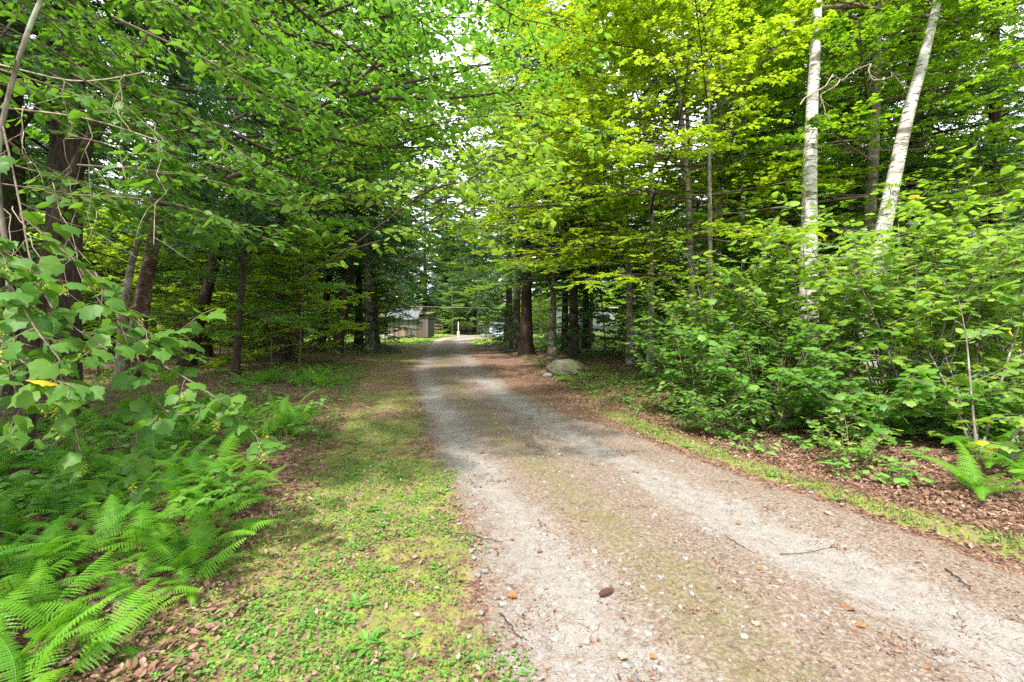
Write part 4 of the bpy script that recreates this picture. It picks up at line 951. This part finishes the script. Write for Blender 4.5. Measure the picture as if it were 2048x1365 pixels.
S('viburnum_shrub', 'viburnum shrub behind the left end of the thicket', 'shrub', 3.7, 10.0, 2.3, 1.4, 15, 'maple', MAPLE, 'near', .08, 9, .42, 4, 30, .008, 'twig')
S('viburnum_shrub', 'low viburnum shrub at the front foot of the thicket', 'shrub', 4.25, 5.6, 1.1, .9, 14, 'maple', MAPLE, 'near', .09, 6, .28, 4, 160, .007, 'twig')
S('viburnum_shrub', 'dark leaved shrub low under the striped maple', 'shrub', 5.3, 5.3, 1.05, 1.0, 9, 'maple', MAPLE, 'near', .09, 7, .3, 4, 140, .007, 'twig')
0 and S('viburnum_shrub', 'shrub on the lawn side of the thicket', 'shrub', 6.9, 6.4, 1.15, 1.0, 14, 'maplepale', MAPLE, 'nearpale', .095, 7, .35, 4, 60, .008, 'twig')
S('seedling', 'pale yellow green seedling sprawling on the litter before the thicket', 'seedling', 3.55, 4.75, .55, .5, 9, 'ovatepale', OVATE, 'nearpale', .06, 5, .16, 4, 120, .004, 'twig', tw=False)
S('viburnum_shrub', 'low shrub with narrow leaves at the left front of the thicket', 'shrub', 2.75, 6.2, .75, .65, 12, 'ovate', OVATE, 'near', .075, 6, .24, 5, 120, .005, 'twig')
S('striped_maple', 'tall airy maple sapling left of the upright birch', 'maple tree', 3.75, 8.0, 3.5, 1.3, 12, 'maplepale', MAPLE, 'nearpale', .10, 9, .55, 4, 120, .012, 'bark_grey', (0, 0), .005, t0=.35)
S('striped_maple', 'tall pale leaved maple sapling hiding the foot of the upright birch', 'maple tree', 4.6, 6.9, 3.4, 1.3, 12, 'maplepale', MAPLE, 'nearpale', .105, 9, .55, 4, 160, .012, 'bark_grey', (0, 0), .005, t0=.4)
S('striped_maple', 'tall pale maple hiding the foot of the curved birch', 'maple tree', 6.0, 7.2, 4.3, 1.7, 13, 'maplepale', MAPLE, 'nearpale', .11, 10, .6, 4, 120, .014, 'bark_grey', (.2, 0), .005, t0=.35)
S('striped_maple', 'pale maple at the upper right with its top before the dark hemlocks', 'maple tree', 6.4, 5.8, 3.9, 1.5, 12, 'maplepale', MAPLE, 'nearpale', .115, 10, .55, 4, 140, .014, 'bark_grey', (.3, 0), .005, t0=.45)
# grey bare stems and a dead branch across the birches
g = [A3((1600, 210, 8.0), (1670, 160, 8.0), (1742, 128, 8.0)), A3((1742, 128, 8.0), (1745, 175, 8.0), (1790, 145, 8.0), (1812, 175, 8.0)), A3((1680, 160, 8.), (1640, 200, 8.), (1660, 240, 8.))]
Gs = np.array([resample(q_, 9) for q_ in g]); Gs[:, 1:-1] += rng.normal(0, .05, Gs[:, 1:-1].shape); s2 = grow(*offshoots(Gs, 7, .2, 1, .8, .4, .4), 5, -.1, .35)
a1 = tubes(Gs, np.full(3, .014), np.full(3, .006), 5); a2 = tubes(s2, np.full(len(s2), .005), np.full(len(s2), .002), 3); bv, bf = assemble([a1[0], a2[0]], [a1[1], a2[1]])
b0 = at(1600, 210, 8.0)
thing('dead_branch', 'bare grey dead branch crossing between the two white birches', 'branch', tuple(b0), data=mesh('dead_branch', bv - b0, bf, M['twig_pale'], True))

# ------------------------------------------------------------------ ferns
def frond(L=.7, arch=1.1, npin=26, wmax=.17, curl=0.0, seed=0):
    t = np.linspace(0, 1, npin + 6); th = 1.02 - arch * t ** 1.1
    dx = np.cumsum(np.cos(th)) / len(t) * L; dz = np.cumsum(np.sin(th)) / len(t) * L
    dy = .05 * L * np.sin(t * 3 + seed) * t
    C = np.column_stack([dx, dy, dz]); st = tubes(C[None], [.0028], [.0008], 4)
    Vs = [st[0]]; Fs = [np.vstack([st[1][:, [0, 1, 2]], st[1][:, [0, 2, 3]]])]; tn = [np.full(len(st[0]), .8)]
    for i in range(5, len(t) - 1):
        s = (t[i] - t[5]) / (1 - t[5]); wl = wmax * L / .7 * min(1, (s + .10) * 4.2) * (1 - s) ** .75 + .008
        T = norm(C[min(i + 1, len(t) - 1)] - C[i - 1]); nrm = norm(np.cross(np.array([0, 1., 0]), T)) * -1
        for sg in (-1, 1):
            d = norm(np.array([0, sg, 0]) + T * (.30 + .25 * s) - np.array([0, 0, .22]) + rng.normal(0, .04, 3))
            b = norm(np.cross(nrm, d)); k = 6; u = np.linspace(0, 1, 2 * k + 1)
            hw = .0088 * L / .7 * 1.3 * (1 - u ** 1.6) * np.where(np.arange(2 * k + 1) % 2, 1.0, .42) + .0006
            cc = C[i] + d * (u * wl)[:, None] - np.array([0, 0, 1]) * (u ** 2 * wl * .18)[:, None]
            up_e = cc + (b * 1.0) * hw[:, None] + d * (hw * .5)[:, None]; lo_e = cc - b * hw[:, None] + d * (hw * .5)[:, None]
            V = np.vstack([cc, up_e, lo_e]); n = 2 * k + 1; j = np.arange(n - 1)
            Fq = np.vstack([np.column_stack([j, j + 1, n + j]), np.column_stack([j + 1, n + j + 1, n + j]), np.column_stack([j, 2 * n + j, j + 1]), np.column_stack([j + 1, 2 * n + j, 2 * n + j + 1])])
            Vs.append(V); Fs.append(Fq); tn.append(np.full(len(V), np.clip(.35 + .3 * s + rng.normal(0, .08), 0, 1)))
    v, f = assemble(Vs, Fs); return v, f, np.concatenate(tn)
FR = []
for k in range(5):
    v, f, tn = frond(.7, [1.0, 1.3, 1.5, .8, 1.2][k], [26, 24, 26, 22, 28][k], [.15, .17, .14, .16, .13][k], seed=k * 1.3)
    FR.append([mesh('frond', v, f, M['fern'], False, {'tint': np.clip(tn + sh, 0, 1)}) for sh in (-.3, -.05, .2)])
M['fern_old'] = leaf_mat('yellowing_fern', [(.16, .15, .03), (.26, .22, .05), (.30, .18, .07)], (.45, .40, .05), .4)
OLD = [mesh('frond', *frond(.62, 1.7, 22, .13, seed=4)[:2], M['fern_old'])]
def fern(x, y, s, n, label, group, tone=None, tilt=0):
    z = gz(x, y); r = thing('fern', label, 'fern', (x, y, z), 0, 1, group)
    a0 = rng.uniform(0, 6.28); tone = rng.integers(0, 3) if tone is None else tone
    for k in range(n):
        o = link('frond', OLD[0] if rng.random() < .022 else FR[rng.integers(5)][min(2, max(0, tone + rng.integers(-1, 2)))], r)
        o.rotation_euler = (rng.normal(0, .15), rng.normal(.05 + tilt, .2), a0 + k * 6.283 / n + rng.normal(0, .3)); o.scale = (s * rng.uniform(.7, 1.15),) * 3
        o.location = (rng.normal(0, .03), rng.normal(0, .03), -.01)
fpos = []
def ferns(n, region, s0, s1, nf, label, group, mind=.22, tone=None):
    c = 0
    for _ in range(n * 40):
        if c >= n: break
        (xa, xb), (ya, yb) = region; x, y = rng.uniform(xa, xb), rng.uniform(ya, yb)
        l, r = edges(y)
        if x < 0:
            if x > l - 1.9 - .35 * vnoise(x, y, .8, 5): continue
        if any((x - a) ** 2 + (y - b) ** 2 < mind ** 2 for a, b in fpos): continue
        fpos.append((x, y)); c += 1
        tn = tone
        if tn is None: tn = 2 if (x < 0 and x > l - 2.45) else rng.integers(0, 2)  # lightest tone on the edge ferns: light near the drive put into colour
        lb, gp = label, group
        if 'dense bank' in label:
            if x > l - 2.45: lb, gp = 'bright fern on the outer edge of the left bank beside the mossy verge', 'ferns along the edge of the left bank'
            elif y < 2.7: lb, gp = 'fern at the front of the left bank by the lower left corner', 'ferns at the front of the left bank'
        fern(x, y, rng.uniform(s0, s1), rng.integers(*nf), lb, gp, tn)
ferns(150, ((-5.2, -1.5), (1.6, 4.8)), .45, .74, (5, 8), 'fern in the dense bank at the lower left', 'ferns in the left foreground bank', .17)
ferns(56, ((-6.5, -2.0), (4.4, 8.0)), .55, .85, (4, 7), 'fern in the shade behind the foreground bank', 'ferns behind the left bank', .3)
ferns(14, ((-6, -4.2), (10, 15)), .7, 1.1, (5, 7), 'fern in the patch under the hemlocks by the drive', 'ferns under the left hemlocks', .35)
ferns(18, ((4.4, 7.2), (4.3, 6.0)), .8, 1.1, (5, 8), 'fern under the striped maple at the right', 'ferns under the right thicket', .3, 1)
ferns(6, ((2.3, 3.8), (11.0, 14)), .4, .6, (4, 6), 'small fern on the litter right of the boulder', 'ferns beside the boulder', .4, 1)
for (x, y, s, n, lab) in [(4.05, 3.95, .85, 9, 'big bright fern at the right edge of the drive verge'), (4.65, 4.05, .85, 8, 'bright fern at the right edge behind the biggest one'), (3.75, 4.95, .8, 5, 'pale fern spreading before the low shrub')]:
    fern(x, y, s, n, lab, None, 2)

# small leafy seedlings on the forest floor
def seedling(k):
    v, f, ti, uv = [], [], [], []
    P, D, U, Sz = [], [], [], []
    stems = []
    for j in range(6):
        a = j * 2.4 + k; r = rng.uniform(.03, .11); hh = rng.uniform(.05, .16); e = (r * math.cos(a), r * math.sin(a), hh); stems.append([(0, 0, -.01), (e[0] * .5, e[1] * .5, hh * .7), e])
        for q_ in range(3):
            b = a + (q_ - 1) * 1.1; P.append(e); D.append((math.cos(b), math.sin(b), -.15)); U.append((rng.normal(0, .2), rng.normal(0, .2), 1)); Sz.append(rng.uniform(.04, .075))
    v, f, ti, uv = leafmesh([MIDM, OVATE][k % 2], np.array(P), np.array(D), np.array(U), np.array(Sz), rng.uniform(.3, 1, len(P)))
    st = tubes(np.array(stems), np.full(6, .0018), np.full(6, .001), 3)
    vv, ff = assemble([v, st[0]], [f, np.vstack([st[1][:, [0, 1, 2]], st[1][:, [0, 2, 3]]])])
    return mesh('seedling', vv, ff, M['clover'], False, {'tint': np.r_[ti, np.full(len(st[0]), .2)]})
SD = [seedling(k) for k in range(4)]
def seeds_at(n, fn, s0, s1, label, group):
    for _ in range(n):
        x, y = fn(); thing('seedling', label, 'seedling', (x, y, gz(x, y)), rng.uniform(0, 6.28), rng.uniform(s0, s1), group, SD[rng.integers(4)])
def fl():
    y = 3.5 + 9 * rng.random() ** 1.3; l, r = edges(y); return l - rng.uniform(1.7, 4.5), y
def fr_():
    y = 4.2 + 9 * rng.random() ** 1.3; l, r = edges(y); return r + rng.uniform(.9, 2.6), y
seeds_at(90, fl, .8, 1.7, 'small green seedling on the leaf litter left of the drive', 'seedlings on the left forest floor')
seeds_at(70, fr_, .7, 1.5, 'small green seedling on the leaf litter right of the drive', 'seedlings on the right forest floor')

# ------------------------------------------------------------------ ground cover
def pts_in(n, xa, xb, ya, yb, key, thr=.35, powy=1.0, noise_s=.25):
    x = rng.uniform(xa, xb, n * 4); y = ya + (yb - ya) * rng.random(n * 4) ** powy
    zn = zones(x, y)[key]; k = zn + .45 * fbm(x, y, noise_s, 2, 60) > rng.uniform(thr, thr + .4, n * 4)
    k &= np.abs(x) < y * 1.25 + .5
    x, y = x[k][:n], y[k][:n]; return x, y
def blades(name, x, y, h, lean, m, wid=.0022):
    n = len(x); a = rng.uniform(0, 6.28, n); hh = h * rng.uniform(.4, 1.2, n); z = height(x, y)
    d = np.column_stack([np.cos(a), np.sin(a), np.zeros(n)]); s = np.column_stack([-np.sin(a), np.cos(a), np.zeros(n)]) * (wid * (1 + .18 * y))[:, None]
    p = np.column_stack([x, y, z]); ln = (hh * lean * rng.uniform(.2, 1.4, n))[:, None]
    m1 = p + d * ln * .4 + np.array([0, 0, 1]) * (hh * .65)[:, None]; tp = p + d * ln + np.array([0, 0, 1]) * (hh * .85)[:, None]
    V = np.stack([p - s, p + s, m1 + s * .7, m1 - s * .7, tp], 1).reshape(-1, 3); b = (np.arange(n) * 5)[:, None]
    f = np.vstack([b + [0, 1, 2], b + [0, 2, 3], b + [3, 2, 4]]); t = np.repeat(np.clip(rng.normal(.45, .25, n), 0, 1), 5)
    o = link(name, mesh(name, V, f, m, False, {'tint': t}), kind='stuff'); return o
x1, y1 = pts_in(24000, -6.5, .5, 1.5, 20, 'verge', .62, 1.9, .35); x2, y2 = pts_in(16000, .5, 4.6, 1.8, 14, 'verge', .3, 1.3)
o = blades('grass', np.r_[x1, x2], np.r_[y1, y2], .045, .9, M['grass']); o['label'] = 'short thin grass of the verges beside the drive'; o['category'] = 'grass'
x1, y1 = pts_in(22000, -22, 16, 23, 62, 'lawn', .1, 1); x2, y2 = pts_in(9000, 7, 24, 8, 24, 'lawn', .1, 1)
o = blades('lawn_grass', np.r_[x1, x2], np.r_[y1, y2], .12, .6, M['grass'], .003); o['label'] = 'sunlit lawn grass round the far barn and beyond the thicket'; o['category'] = 'grass'
# clover and plantain leaves in the verge
def patches(n, xa, xb, ya, yb, key, per, rad):
    x, y = pts_in(n, xa, xb, ya, yb, key, .35, 1.3); k = rng.integers(per // 2, per, len(x)); X = np.repeat(x, k) + rng.normal(0, rad, k.sum()); Yy = np.repeat(y, k) + rng.normal(0, rad, k.sum())
    ok = np.abs(zones(X, Yy)['verge']) > .25; return X[ok], Yy[ok]
x, y = patches(420, -3.0, .4, 1.6, 8, 'verge', 42, .07); xb_, yb_ = patches(120, 1.8, 4.4, 2, 9, 'verge', 22, .07)
x, y = np.r_[x, xb_], np.r_[y, yb_]; z = height(x, y) + rng.uniform(.008, .03, len(x))
a = rng.uniform(0, 6.28, len(x)); d = np.column_stack([np.cos(a), np.sin(a), rng.normal(0, .15, len(x))]); up = np.array([0, 0, 1.]) + rng.normal(0, .25, (len(x), 3))
DISC = (np.array([(0, 0, 0), (.42, .2, .03), (.5, .6, .05), (.0, .92, 0), (-.5, .6, .05), (-.42, .2, .03)]), np.array([(0, 1, 2), (0, 2, 3), (0, 3, 4), (0, 4, 5)]))
v, f, ti, _ = leafmesh(DISC, np.column_stack([x, y, z]), d, up, rng.uniform(.009, .021, len(x)), rng.random(len(x)))
link('clover', mesh('clover', v, f, M['clover'], False, {'tint': ti}), kind='stuff', label='patches of tiny round clover leaves in the mossy verge', category='ground cover')
# mossy tufts
x, y = pts_in(14000, -4., .4, 1.5, 10, 'verge', .5, 1.6, .4); n = len(x); z = height(x, y)
a = rng.uniform(0, 6.28, n); d = np.column_stack([np.cos(a), np.sin(a), rng.uniform(.5, 1.5, n)])
v, f, ti, _ = leafmesh(NEEDLE, np.column_stack([x, y, z]), d, rng.normal(0, 1, (n, 3)), rng.uniform(.012, .025, n), rng.uniform(.5, 1, n))
link('moss', mesh('moss', v, f, M['grass'], False, {'tint': ti}), kind='stuff', label='yellowish moss tufts on the left verge', category='moss')

# plantain rosettes and tufts of weeds in the verge
def rosette(k):
    n = rng.integers(6, 10); a = np.arange(n) * 2.4 + rng.normal(0, .2, n); d = np.column_stack([np.cos(a), np.sin(a), rng.uniform(.15, .5, n)])
    T = (np.array([(0, 0, 0), (.10, .2, -.01), (.19, .55, .04), (.13, .85, .03), (0, 1, -.03), (-.13, .85, .03), (-.19, .55, .04), (-.10, .2, -.01), (0, .5, -.02)]), np.array([(8, 0, 1), (8, 1, 2), (8, 2, 3), (8, 3, 4), (8, 4, 5), (8, 5, 6), (8, 6, 7), (8, 7, 0)]))
    v, f, ti, _ = leafmesh(T, np.zeros((n, 3)), d, np.tile([0, 0, 1.], (n, 1)), rng.uniform(.05, .10, n), rng.uniform(.2, .8, n)); return mesh('weed_rosette', v, f, M['clover'], False, {'tint': ti})
RO = [rosette(k) for k in range(4)]
for k in range(44):
    y = 1.7 + 5 * rng.random() ** 1.4; l, r = edges(y)
    if k % 4: x = l - rng.uniform(.1, 1.5); lb, gp = 'flat rosette of narrow leaves in the left mossy verge', 'weed rosettes on the left verge'
    else: x = r + rng.uniform(.1, .8); lb, gp = 'flat rosette of narrow leaves in the right grass strip', 'weed rosettes on the right strip'
    thing('weed_rosette', lb, 'weed', (x, y, gz(x, y) + .005), rng.uniform(0, 6.28), rng.uniform(.6, 1.2), gp, RO[k % 4])
# drifts of crumbs washed together on the gravel
def drifts(n):
    m = 90; y = 1.8 + 12 * rng.random(m) ** 1.6; l, r = edges(y); x = l + rng.uniform(0, 1.02, m) * (r - l); k = rng.integers(14, 60, m); i_ = np.repeat(np.arange(m), k)
    dl = -.26 * 1.0; L_ = rng.normal(0, .10, len(i_)) * rng.uniform(.5, 1.6, m)[i_]; W_ = rng.normal(0, .022, len(i_)); an = rng.normal(0, .8, m)[i_]
    return x[i_] + L_ * np.sin(an) + W_ * np.cos(an), y[i_] + L_ * np.cos(an) - W_ * np.sin(an)
# low green undergrowth in the shade
def under(n, fn, hmax, sz, m, label):
    x, y = fn(n); k = fbm(x, y, 1.1, 3, 71) > rng.uniform(-.35, .25, len(x)); x, y = x[k], y[k]; n = len(x)
    a = rng.uniform(0, 6.28, n); d = np.column_stack([np.cos(a), np.sin(a), rng.normal(-.1, .3, n)]); hh = np.clip(hmax * (.5 + .8 * fbm(x, y, .45, 2, 72)) * rng.random(n), .02, 2)
    v, f, ti, _ = leafmesh(MIDO, np.column_stack([x, y, height(x, y) + hh]), d, np.array([0, 0, 1.]) + rng.normal(0, .4, (n, 3)), sz * rng.uniform(.6, 1.2, n), rng.random(n))
    link('undergrowth', mesh('undergrowth', v, f, M[m], False, {'tint': ti}), kind='stuff', label=label, category='undergrowth')
def ufl(n):
    y = 5.5 + 24 * rng.random(n) ** 1.2; l, r = edges(y); x = l - 1.4 - rng.random(n) ** 1.2 * (3 + y * .9); return x, y
def ufr(n):
    y = 9.5 + 16 * rng.random(n); l, r = edges(y); x = r + 1.3 + rng.random(n) * (2 + y * .3); k = np.hypot(x - 1.58, (y - 13.2) * .8) > .85; return x[k], y[k]
under(46000, ufl, .38, .075, 'dark', 'low dark green undergrowth beneath the hemlocks left of the drive')
under(26000, ufr, .12, .05, 'clover', 'low green ground cover round the boulder and the right hand hemlocks')
# fallen leaves and needles
def litter(n, fn, s0, s1, name, label, T=LITT, curl=.5, mt='litter'):
    x, y = fn(n); n = len(x); a = rng.uniform(0, 6.28, n); d = np.column_stack([np.cos(a), np.sin(a), rng.normal(0, .25, n)]); up = np.array([0, 0, 1.]) + rng.normal(0, curl, (n, 3))
    s = rng.uniform(s0, s1, n); v, f, ti, _ = leafmesh(T, np.column_stack([x, y, height(x, y) + .012 + rng.uniform(0, .012, n)]), d, up, s, np.clip(rng.normal(.5, .28, n), 0, 1))
    return link(name, mesh(name, v, f, M[mt], False, {'tint': ti}), kind='stuff', label=label, category='leaf litter')
def right_band(n):
    y = 2.2 + 14 * rng.random(n * 2) ** 1.5; l, r = edges(y); e = rng.normal(1.1, .65, n * 2) * (1 + .04 * y); x = r + e
    k = (e > .05) & (np.abs(x) < y * 1.25 + .5) & (rng.random(n * 2) < np.where((e > .2) & (e < .65) & (y < 8), .35, 1)); return x[k][:n], y[k][:n]
def left_floor(n):
    y = 1.9 + 22 * rng.random(n * 2) ** 1.6; l, r = edges(y); x = l - 1.3 - rng.random(n * 2) ** .9 * (3 + y * .9); k = np.abs(x) < y * 1.25 + .5; return x[k][:n], y[k][:n]
def right_floor(n):
    y = 4.5 + 22 * rng.random(n * 2) ** 1.3; l, r = edges(y); x = r + 1.8 + rng.random(n * 2) * (2 + y * .5); k = (x / y < .78); return x[k][:n], y[k][:n]
def on_drive(n):
    y = 1.6 + 20 * rng.random(n * 2) ** 1.8; l, r = edges(y); u = rng.random(n * 2); k = rng.random(n * 2) < np.where(u > .82, 1, .18 + .5 * np.exp(-((u - .45) / .12) ** 2)) ; x = l + u * (r - l); return x[k][:n], y[k][:n]
litter(26000, right_band, .018, .045, 'leaf_litter', 'reddish brown leaf litter along the right side of the drive')
litter(30000, left_floor, .02, .055, 'leaf_litter', 'dark leaf litter on the shaded floor left of the drive')
litter(18000, right_floor, .03, .07, 'leaf_litter', 'leaf litter under the thicket and hemlocks on the right')
litter(3600, on_drive, .008, .022, 'leaf_litter', 'crumbs of dead leaf strewn over the gravel drive', curl=.3)
litter(0, drifts, .006, .022, 'leaf_litter', 'drifts of brown leaf crumbs washed together on the wheel tracks', curl=.35)
litter(7000, lambda n: pts_in(n, -5, .6, 1.5, 16, 'verge', .2, 1.3), .012, .035, 'leaf_litter', 'brown leaf scraps in the mossy verge')
def nb(n):
    y = 1.6 + 12 * rng.random(n) ** 1.7; l, r = edges(y); return l + rng.random(n) * (r - l + .6), y
x, y = nb(15000); n = len(x); a = rng.uniform(0, 6.28, n); d = np.column_stack([np.cos(a), np.sin(a), rng.normal(0, .08, n)])
v, f, ti, _ = leafmesh((np.array([(-.02, 0, 0), (.02, 0, 0), (.015, 1, 0), (-.015, 1, 0)]), np.array([(0, 1, 2), (0, 2, 3)])), np.column_stack([x, y, height(x, y) + .018]), d, np.tile([0, 0, 1.], (n, 1)), rng.uniform(.02, .06, n), rng.uniform(0, .7, n))
link('pine_needles', mesh('pine_needles', v, f, M['litter'], False, {'tint': ti}), kind='stuff', label='thin brown pine needles scattered over the gravel', category='pine needles')
# gravel
PEB = rock('pebble', '', None, (0, 0, 0), (1, .8, .55), 3, M['stone'], n=1)
pv = np.empty(len(PEB.vertices) * 3, np.float32); PEB.vertices.foreach_get('co', pv); pv = pv.reshape(-1, 3) / 2.2; pf = np.array([tuple(p.vertices) for p in PEB.polygons])
pf = pf[np.array([not all(pv[i, 2] < -.12 for i in q_) for q_ in pf])]
def stone_mat():
    m, n, out = mat('drive_gravel'); a = N(n, 'ShaderNodeAttribute', attribute_name='tint')
    c = ramp(n, a.outputs['Fac'], [(0, (.11, .10, .09)), (.35, (.20, .185, .17)), (.6, (.27, .255, .24)), (.8, (.16, .165, .17)), (1, (.27, .255, .235))])
    t = N(n, 'ShaderNodeTexCoord'); nz = N(n, 'ShaderNodeTexNoise', i_Scale=60.0, i_Detail=4.0); n.links.new(t.outputs['Object'], nz.inputs['Vector'])
    c = mixc(n, ramp(n, nz.outputs['Fac'], [(.4, .35), (.6, 0.0)]), c, (.14, .12, .1))
    b = N(n, 'ShaderNodeBsdfPrincipled', i_Roughness=.85); n.links.new(c, b.inputs['Base Color']); n.links.new(b.outputs[0], out.inputs[0]); return m
M['gravel'] = stone_mat()
def gv(n):
    y = 1.5 + 9 * rng.random(n * 2) ** 1.8; l, r = edges(y); u = rng.uniform(-.06, 1.1, n * 2); k = rng.random(n * 2) < .15 + .85 * np.clip(np.exp(-((u - .14) / .14) ** 2) + np.exp(-((u - .62) / .2) ** 2), 0, 1)
    return (l + u * (r - l))[k][:n], y[k][:n]
x, y = gv(7000); n = len(x); a = rng.uniform(0, 6.28, n); d = np.column_stack([np.cos(a), np.sin(a), np.zeros(n)]); s = .006 + .018 * rng.random(n) ** 5
s *= 1 + .06 * y
v, f, ti, _ = leafmesh((pv * 2, pf), np.column_stack([x, y, height(x, y) + .010]), d, np.tile([0, 0, 1.], (n, 1)) + rng.normal(0, .1, (n, 3)), s, rng.random(n))
link('gravel', mesh('gravel', v, f, M['gravel'], False, {'tint': ti}), kind='stuff', label='loose pale pebbles on the gravel drive', category='gravel')
SM = [mesh('stone', pv * 2, pf, M['gravel'], False, {'tint': np.full(len(pv), t_)}) for t_ in (.1, .45, .75, 1.0)]
def onplane(px, py):
    Yd = 1.5 * F / (py - 650); return (px - 1024) * Yd / F, Yd
for k in range(30):
    px, py = rng.uniform(980, 1900), rng.uniform(930, 1360); x, y = onplane(px, py); l, r = edges(y)
    if not (l < x < r): continue
    t_ = rng.integers(4)
    thing('stone', ['dark pebble', 'grey brown pebble', 'blue grey pebble', 'pale pebble'][t_] + ' lying loose on the gravel drive', 'stone', (x, y, gz(x, y) + .012), rng.uniform(0, 6.28), rng.uniform(.012, .026), 'larger pebbles on the drive', SM[t_])

# single fallen leaves, twigs and a pine cone
def dead_leaf(T, curl, m='orange', tint=.5):
    V, f = T; V = V.copy(); V[:, 2] = .55 * curl * (np.abs(V[:, 0]) ** 1.3) * 1.6 + curl * .4 * (V[:, 1] - .45) ** 2 + rng.normal(0, .045, len(V)); V[:, 2] -= V[:, 2].min()
    return mesh('fallen_leaf', V, f, M[m], False, {'tint': np.full(len(V), tint)}, T[0][:, :2])
DL = [dead_leaf(MAPLE, .8, 'orange', .2), dead_leaf(MAPLE, .5, 'orange', .7), dead_leaf(OVATE, 1.2, 'orange', .5), dead_leaf(OVATE, .9, 'litter', .8), dead_leaf(OVATE, .6, 'litter', .5), dead_leaf(MAPLE, .6, 'litter', .95)]
spec = [(1690, 1222, .085, 0, 'curled orange brown leaf alone on the right wheel track'), (1708, 1262, .06, 2, 'thin rolled orange leaf below the curled one on the right track'), (1702, 1300, .07, 2, 'folded tan leaf nearest the camera on the right track'),
        (1032, 1188, .08, 1, 'orange maple leaf at the mossy left edge of the drive'), (1143, 1068, .06, 0, 'orange brown leaf on the left wheel track above the pine cone'), (1240, 1310, .065, 5, 'tan leaf near the bottom of the photo on the gravel'),
        (1085, 1330, .07, 3, 'dull brown leaf at the bottom edge left of the tan one'), (968, 905, .09, 1, 'bright orange leaf far up the left wheel track'), (1272, 940, .09, 0, 'rust brown leaf lying by the right track further up'),
        (1178, 1278, .05, 5, 'small pale orange leaf left of the mossy crown'), (1008, 905, .06, 3, 'small brown leaf beside the bright orange one'), (1860, 1340, .06, 2, 'narrow orange leaf in the lower right corner'),
        (1650, 1030, .08, 5, 'pale tan leaf at the edge of the right grass strip'), (1580, 960, .07, 4, 'brown leaf above the right grass strip')]
for px, py, s, k, lab in spec:
    x, y = onplane(px, py); thing('fallen_leaf', lab, 'leaf', (x, y, gz(x, y) + .012), rng.uniform(0, 6.28), s * .68, None, DL[k])
for k in range(26):
    px, py = rng.uniform(560, 2000), rng.uniform(900, 1360); x, y = onplane(px, py); l, r = edges(y)
    if x < l - 1.3: continue
    thing('fallen_leaf', 'brown dead leaf lying flat beside or on the drive', 'leaf', (x, y, gz(x, y) + .014), rng.uniform(0, 6.28), rng.uniform(.022, .05), 'dead leaves on the drive', DL[rng.integers(3, 6)] if rng.random() < .75 else DL[1])
def twig(p0, p1, r, lab):
    x0, y0 = onplane(*p0); x1_, y1_ = onplane(*p1); n = 9; t = np.linspace(0, 1, n)
    P = np.column_stack([x0 + (x1_ - x0) * t + rng.normal(0, .006, n), y0 + (y1_ - y0) * t + rng.normal(0, .006, n), np.zeros(n)]); P[:, 2] = height(P[:, 0], P[:, 1]) + .016 + r
    v_, q_ = tubes(P[None], [r], [r * .5], 6); b = grow(*offshoots(P[None], 2, .4, .8, .6, .25, .3, 0, .03, 0), 3, 0, .1); v2, q2 = tubes(b, np.full(len(b), r * .5), np.full(len(b), r * .25), 4)
    V, Q = assemble([v_, v2], [q_, q2]); V[:, 2] = np.maximum(V[:, 2], height(V[:, 0], V[:, 1]) + .008)
    thing('twig', lab, 'twig', (x0, y0, 0), data=mesh('twig', V - np.array([x0, y0, 0]), Q, M['twig_dark'], True))
twig((892, 1070), (1010, 1082), .004, 'dark twig across the left edge of the drive'); twig((1000, 1225), (1045, 1280), .004, 'dark twig slanting on the gravel near the mossy edge')
twig((1455, 1075), (1510, 1110), .003, 'short dark twig beside the right wheel track'); twig((1890, 1140), (1945, 1180), .005, 'dark twig on the right shoulder of the drive')
twig((1560, 1105), (1680, 1090), .0025, 'thin twig lying across the right wheel track'); twig((755, 1290), (758, 1365), .003, 'pale straw like twig in the mossy verge at the bottom')
# pine cone
px, py = 1213, 1190; x, y = onplane(px, py); pc = thing('pine_cone', 'dark open pine cone lying on the left wheel track', 'pine cone', (x, y, gz(x, y) + .035), .5)
v_, q_ = tubes(np.array([[(-.05, 0, 0), (0, 0, 0), (.055, 0, 0)]]), [.006], [.004], 8); link('core', mesh('core', v_, q_, M['bark_dark'], True), pc)
P, D, U = [], [], []
for k in range(60):
    t = k / 60; a = k * 2.4; P.append((-.05 + .1 * t, 0, 0)); D.append((.55, math.cos(a), math.sin(a))); U.append((-1, 0, 0))
v_, f_, ti_, _ = leafmesh(DISC, np.array(P), np.array(D), np.array(U), .024 * (1 - .75 * np.abs(np.linspace(-.7, 1, 60)) ** 2), np.full(60, .12))
link('scales', mesh('scales', v_, f_, M['litter'], False, {'tint': ti_}), pc, kind='stuff')
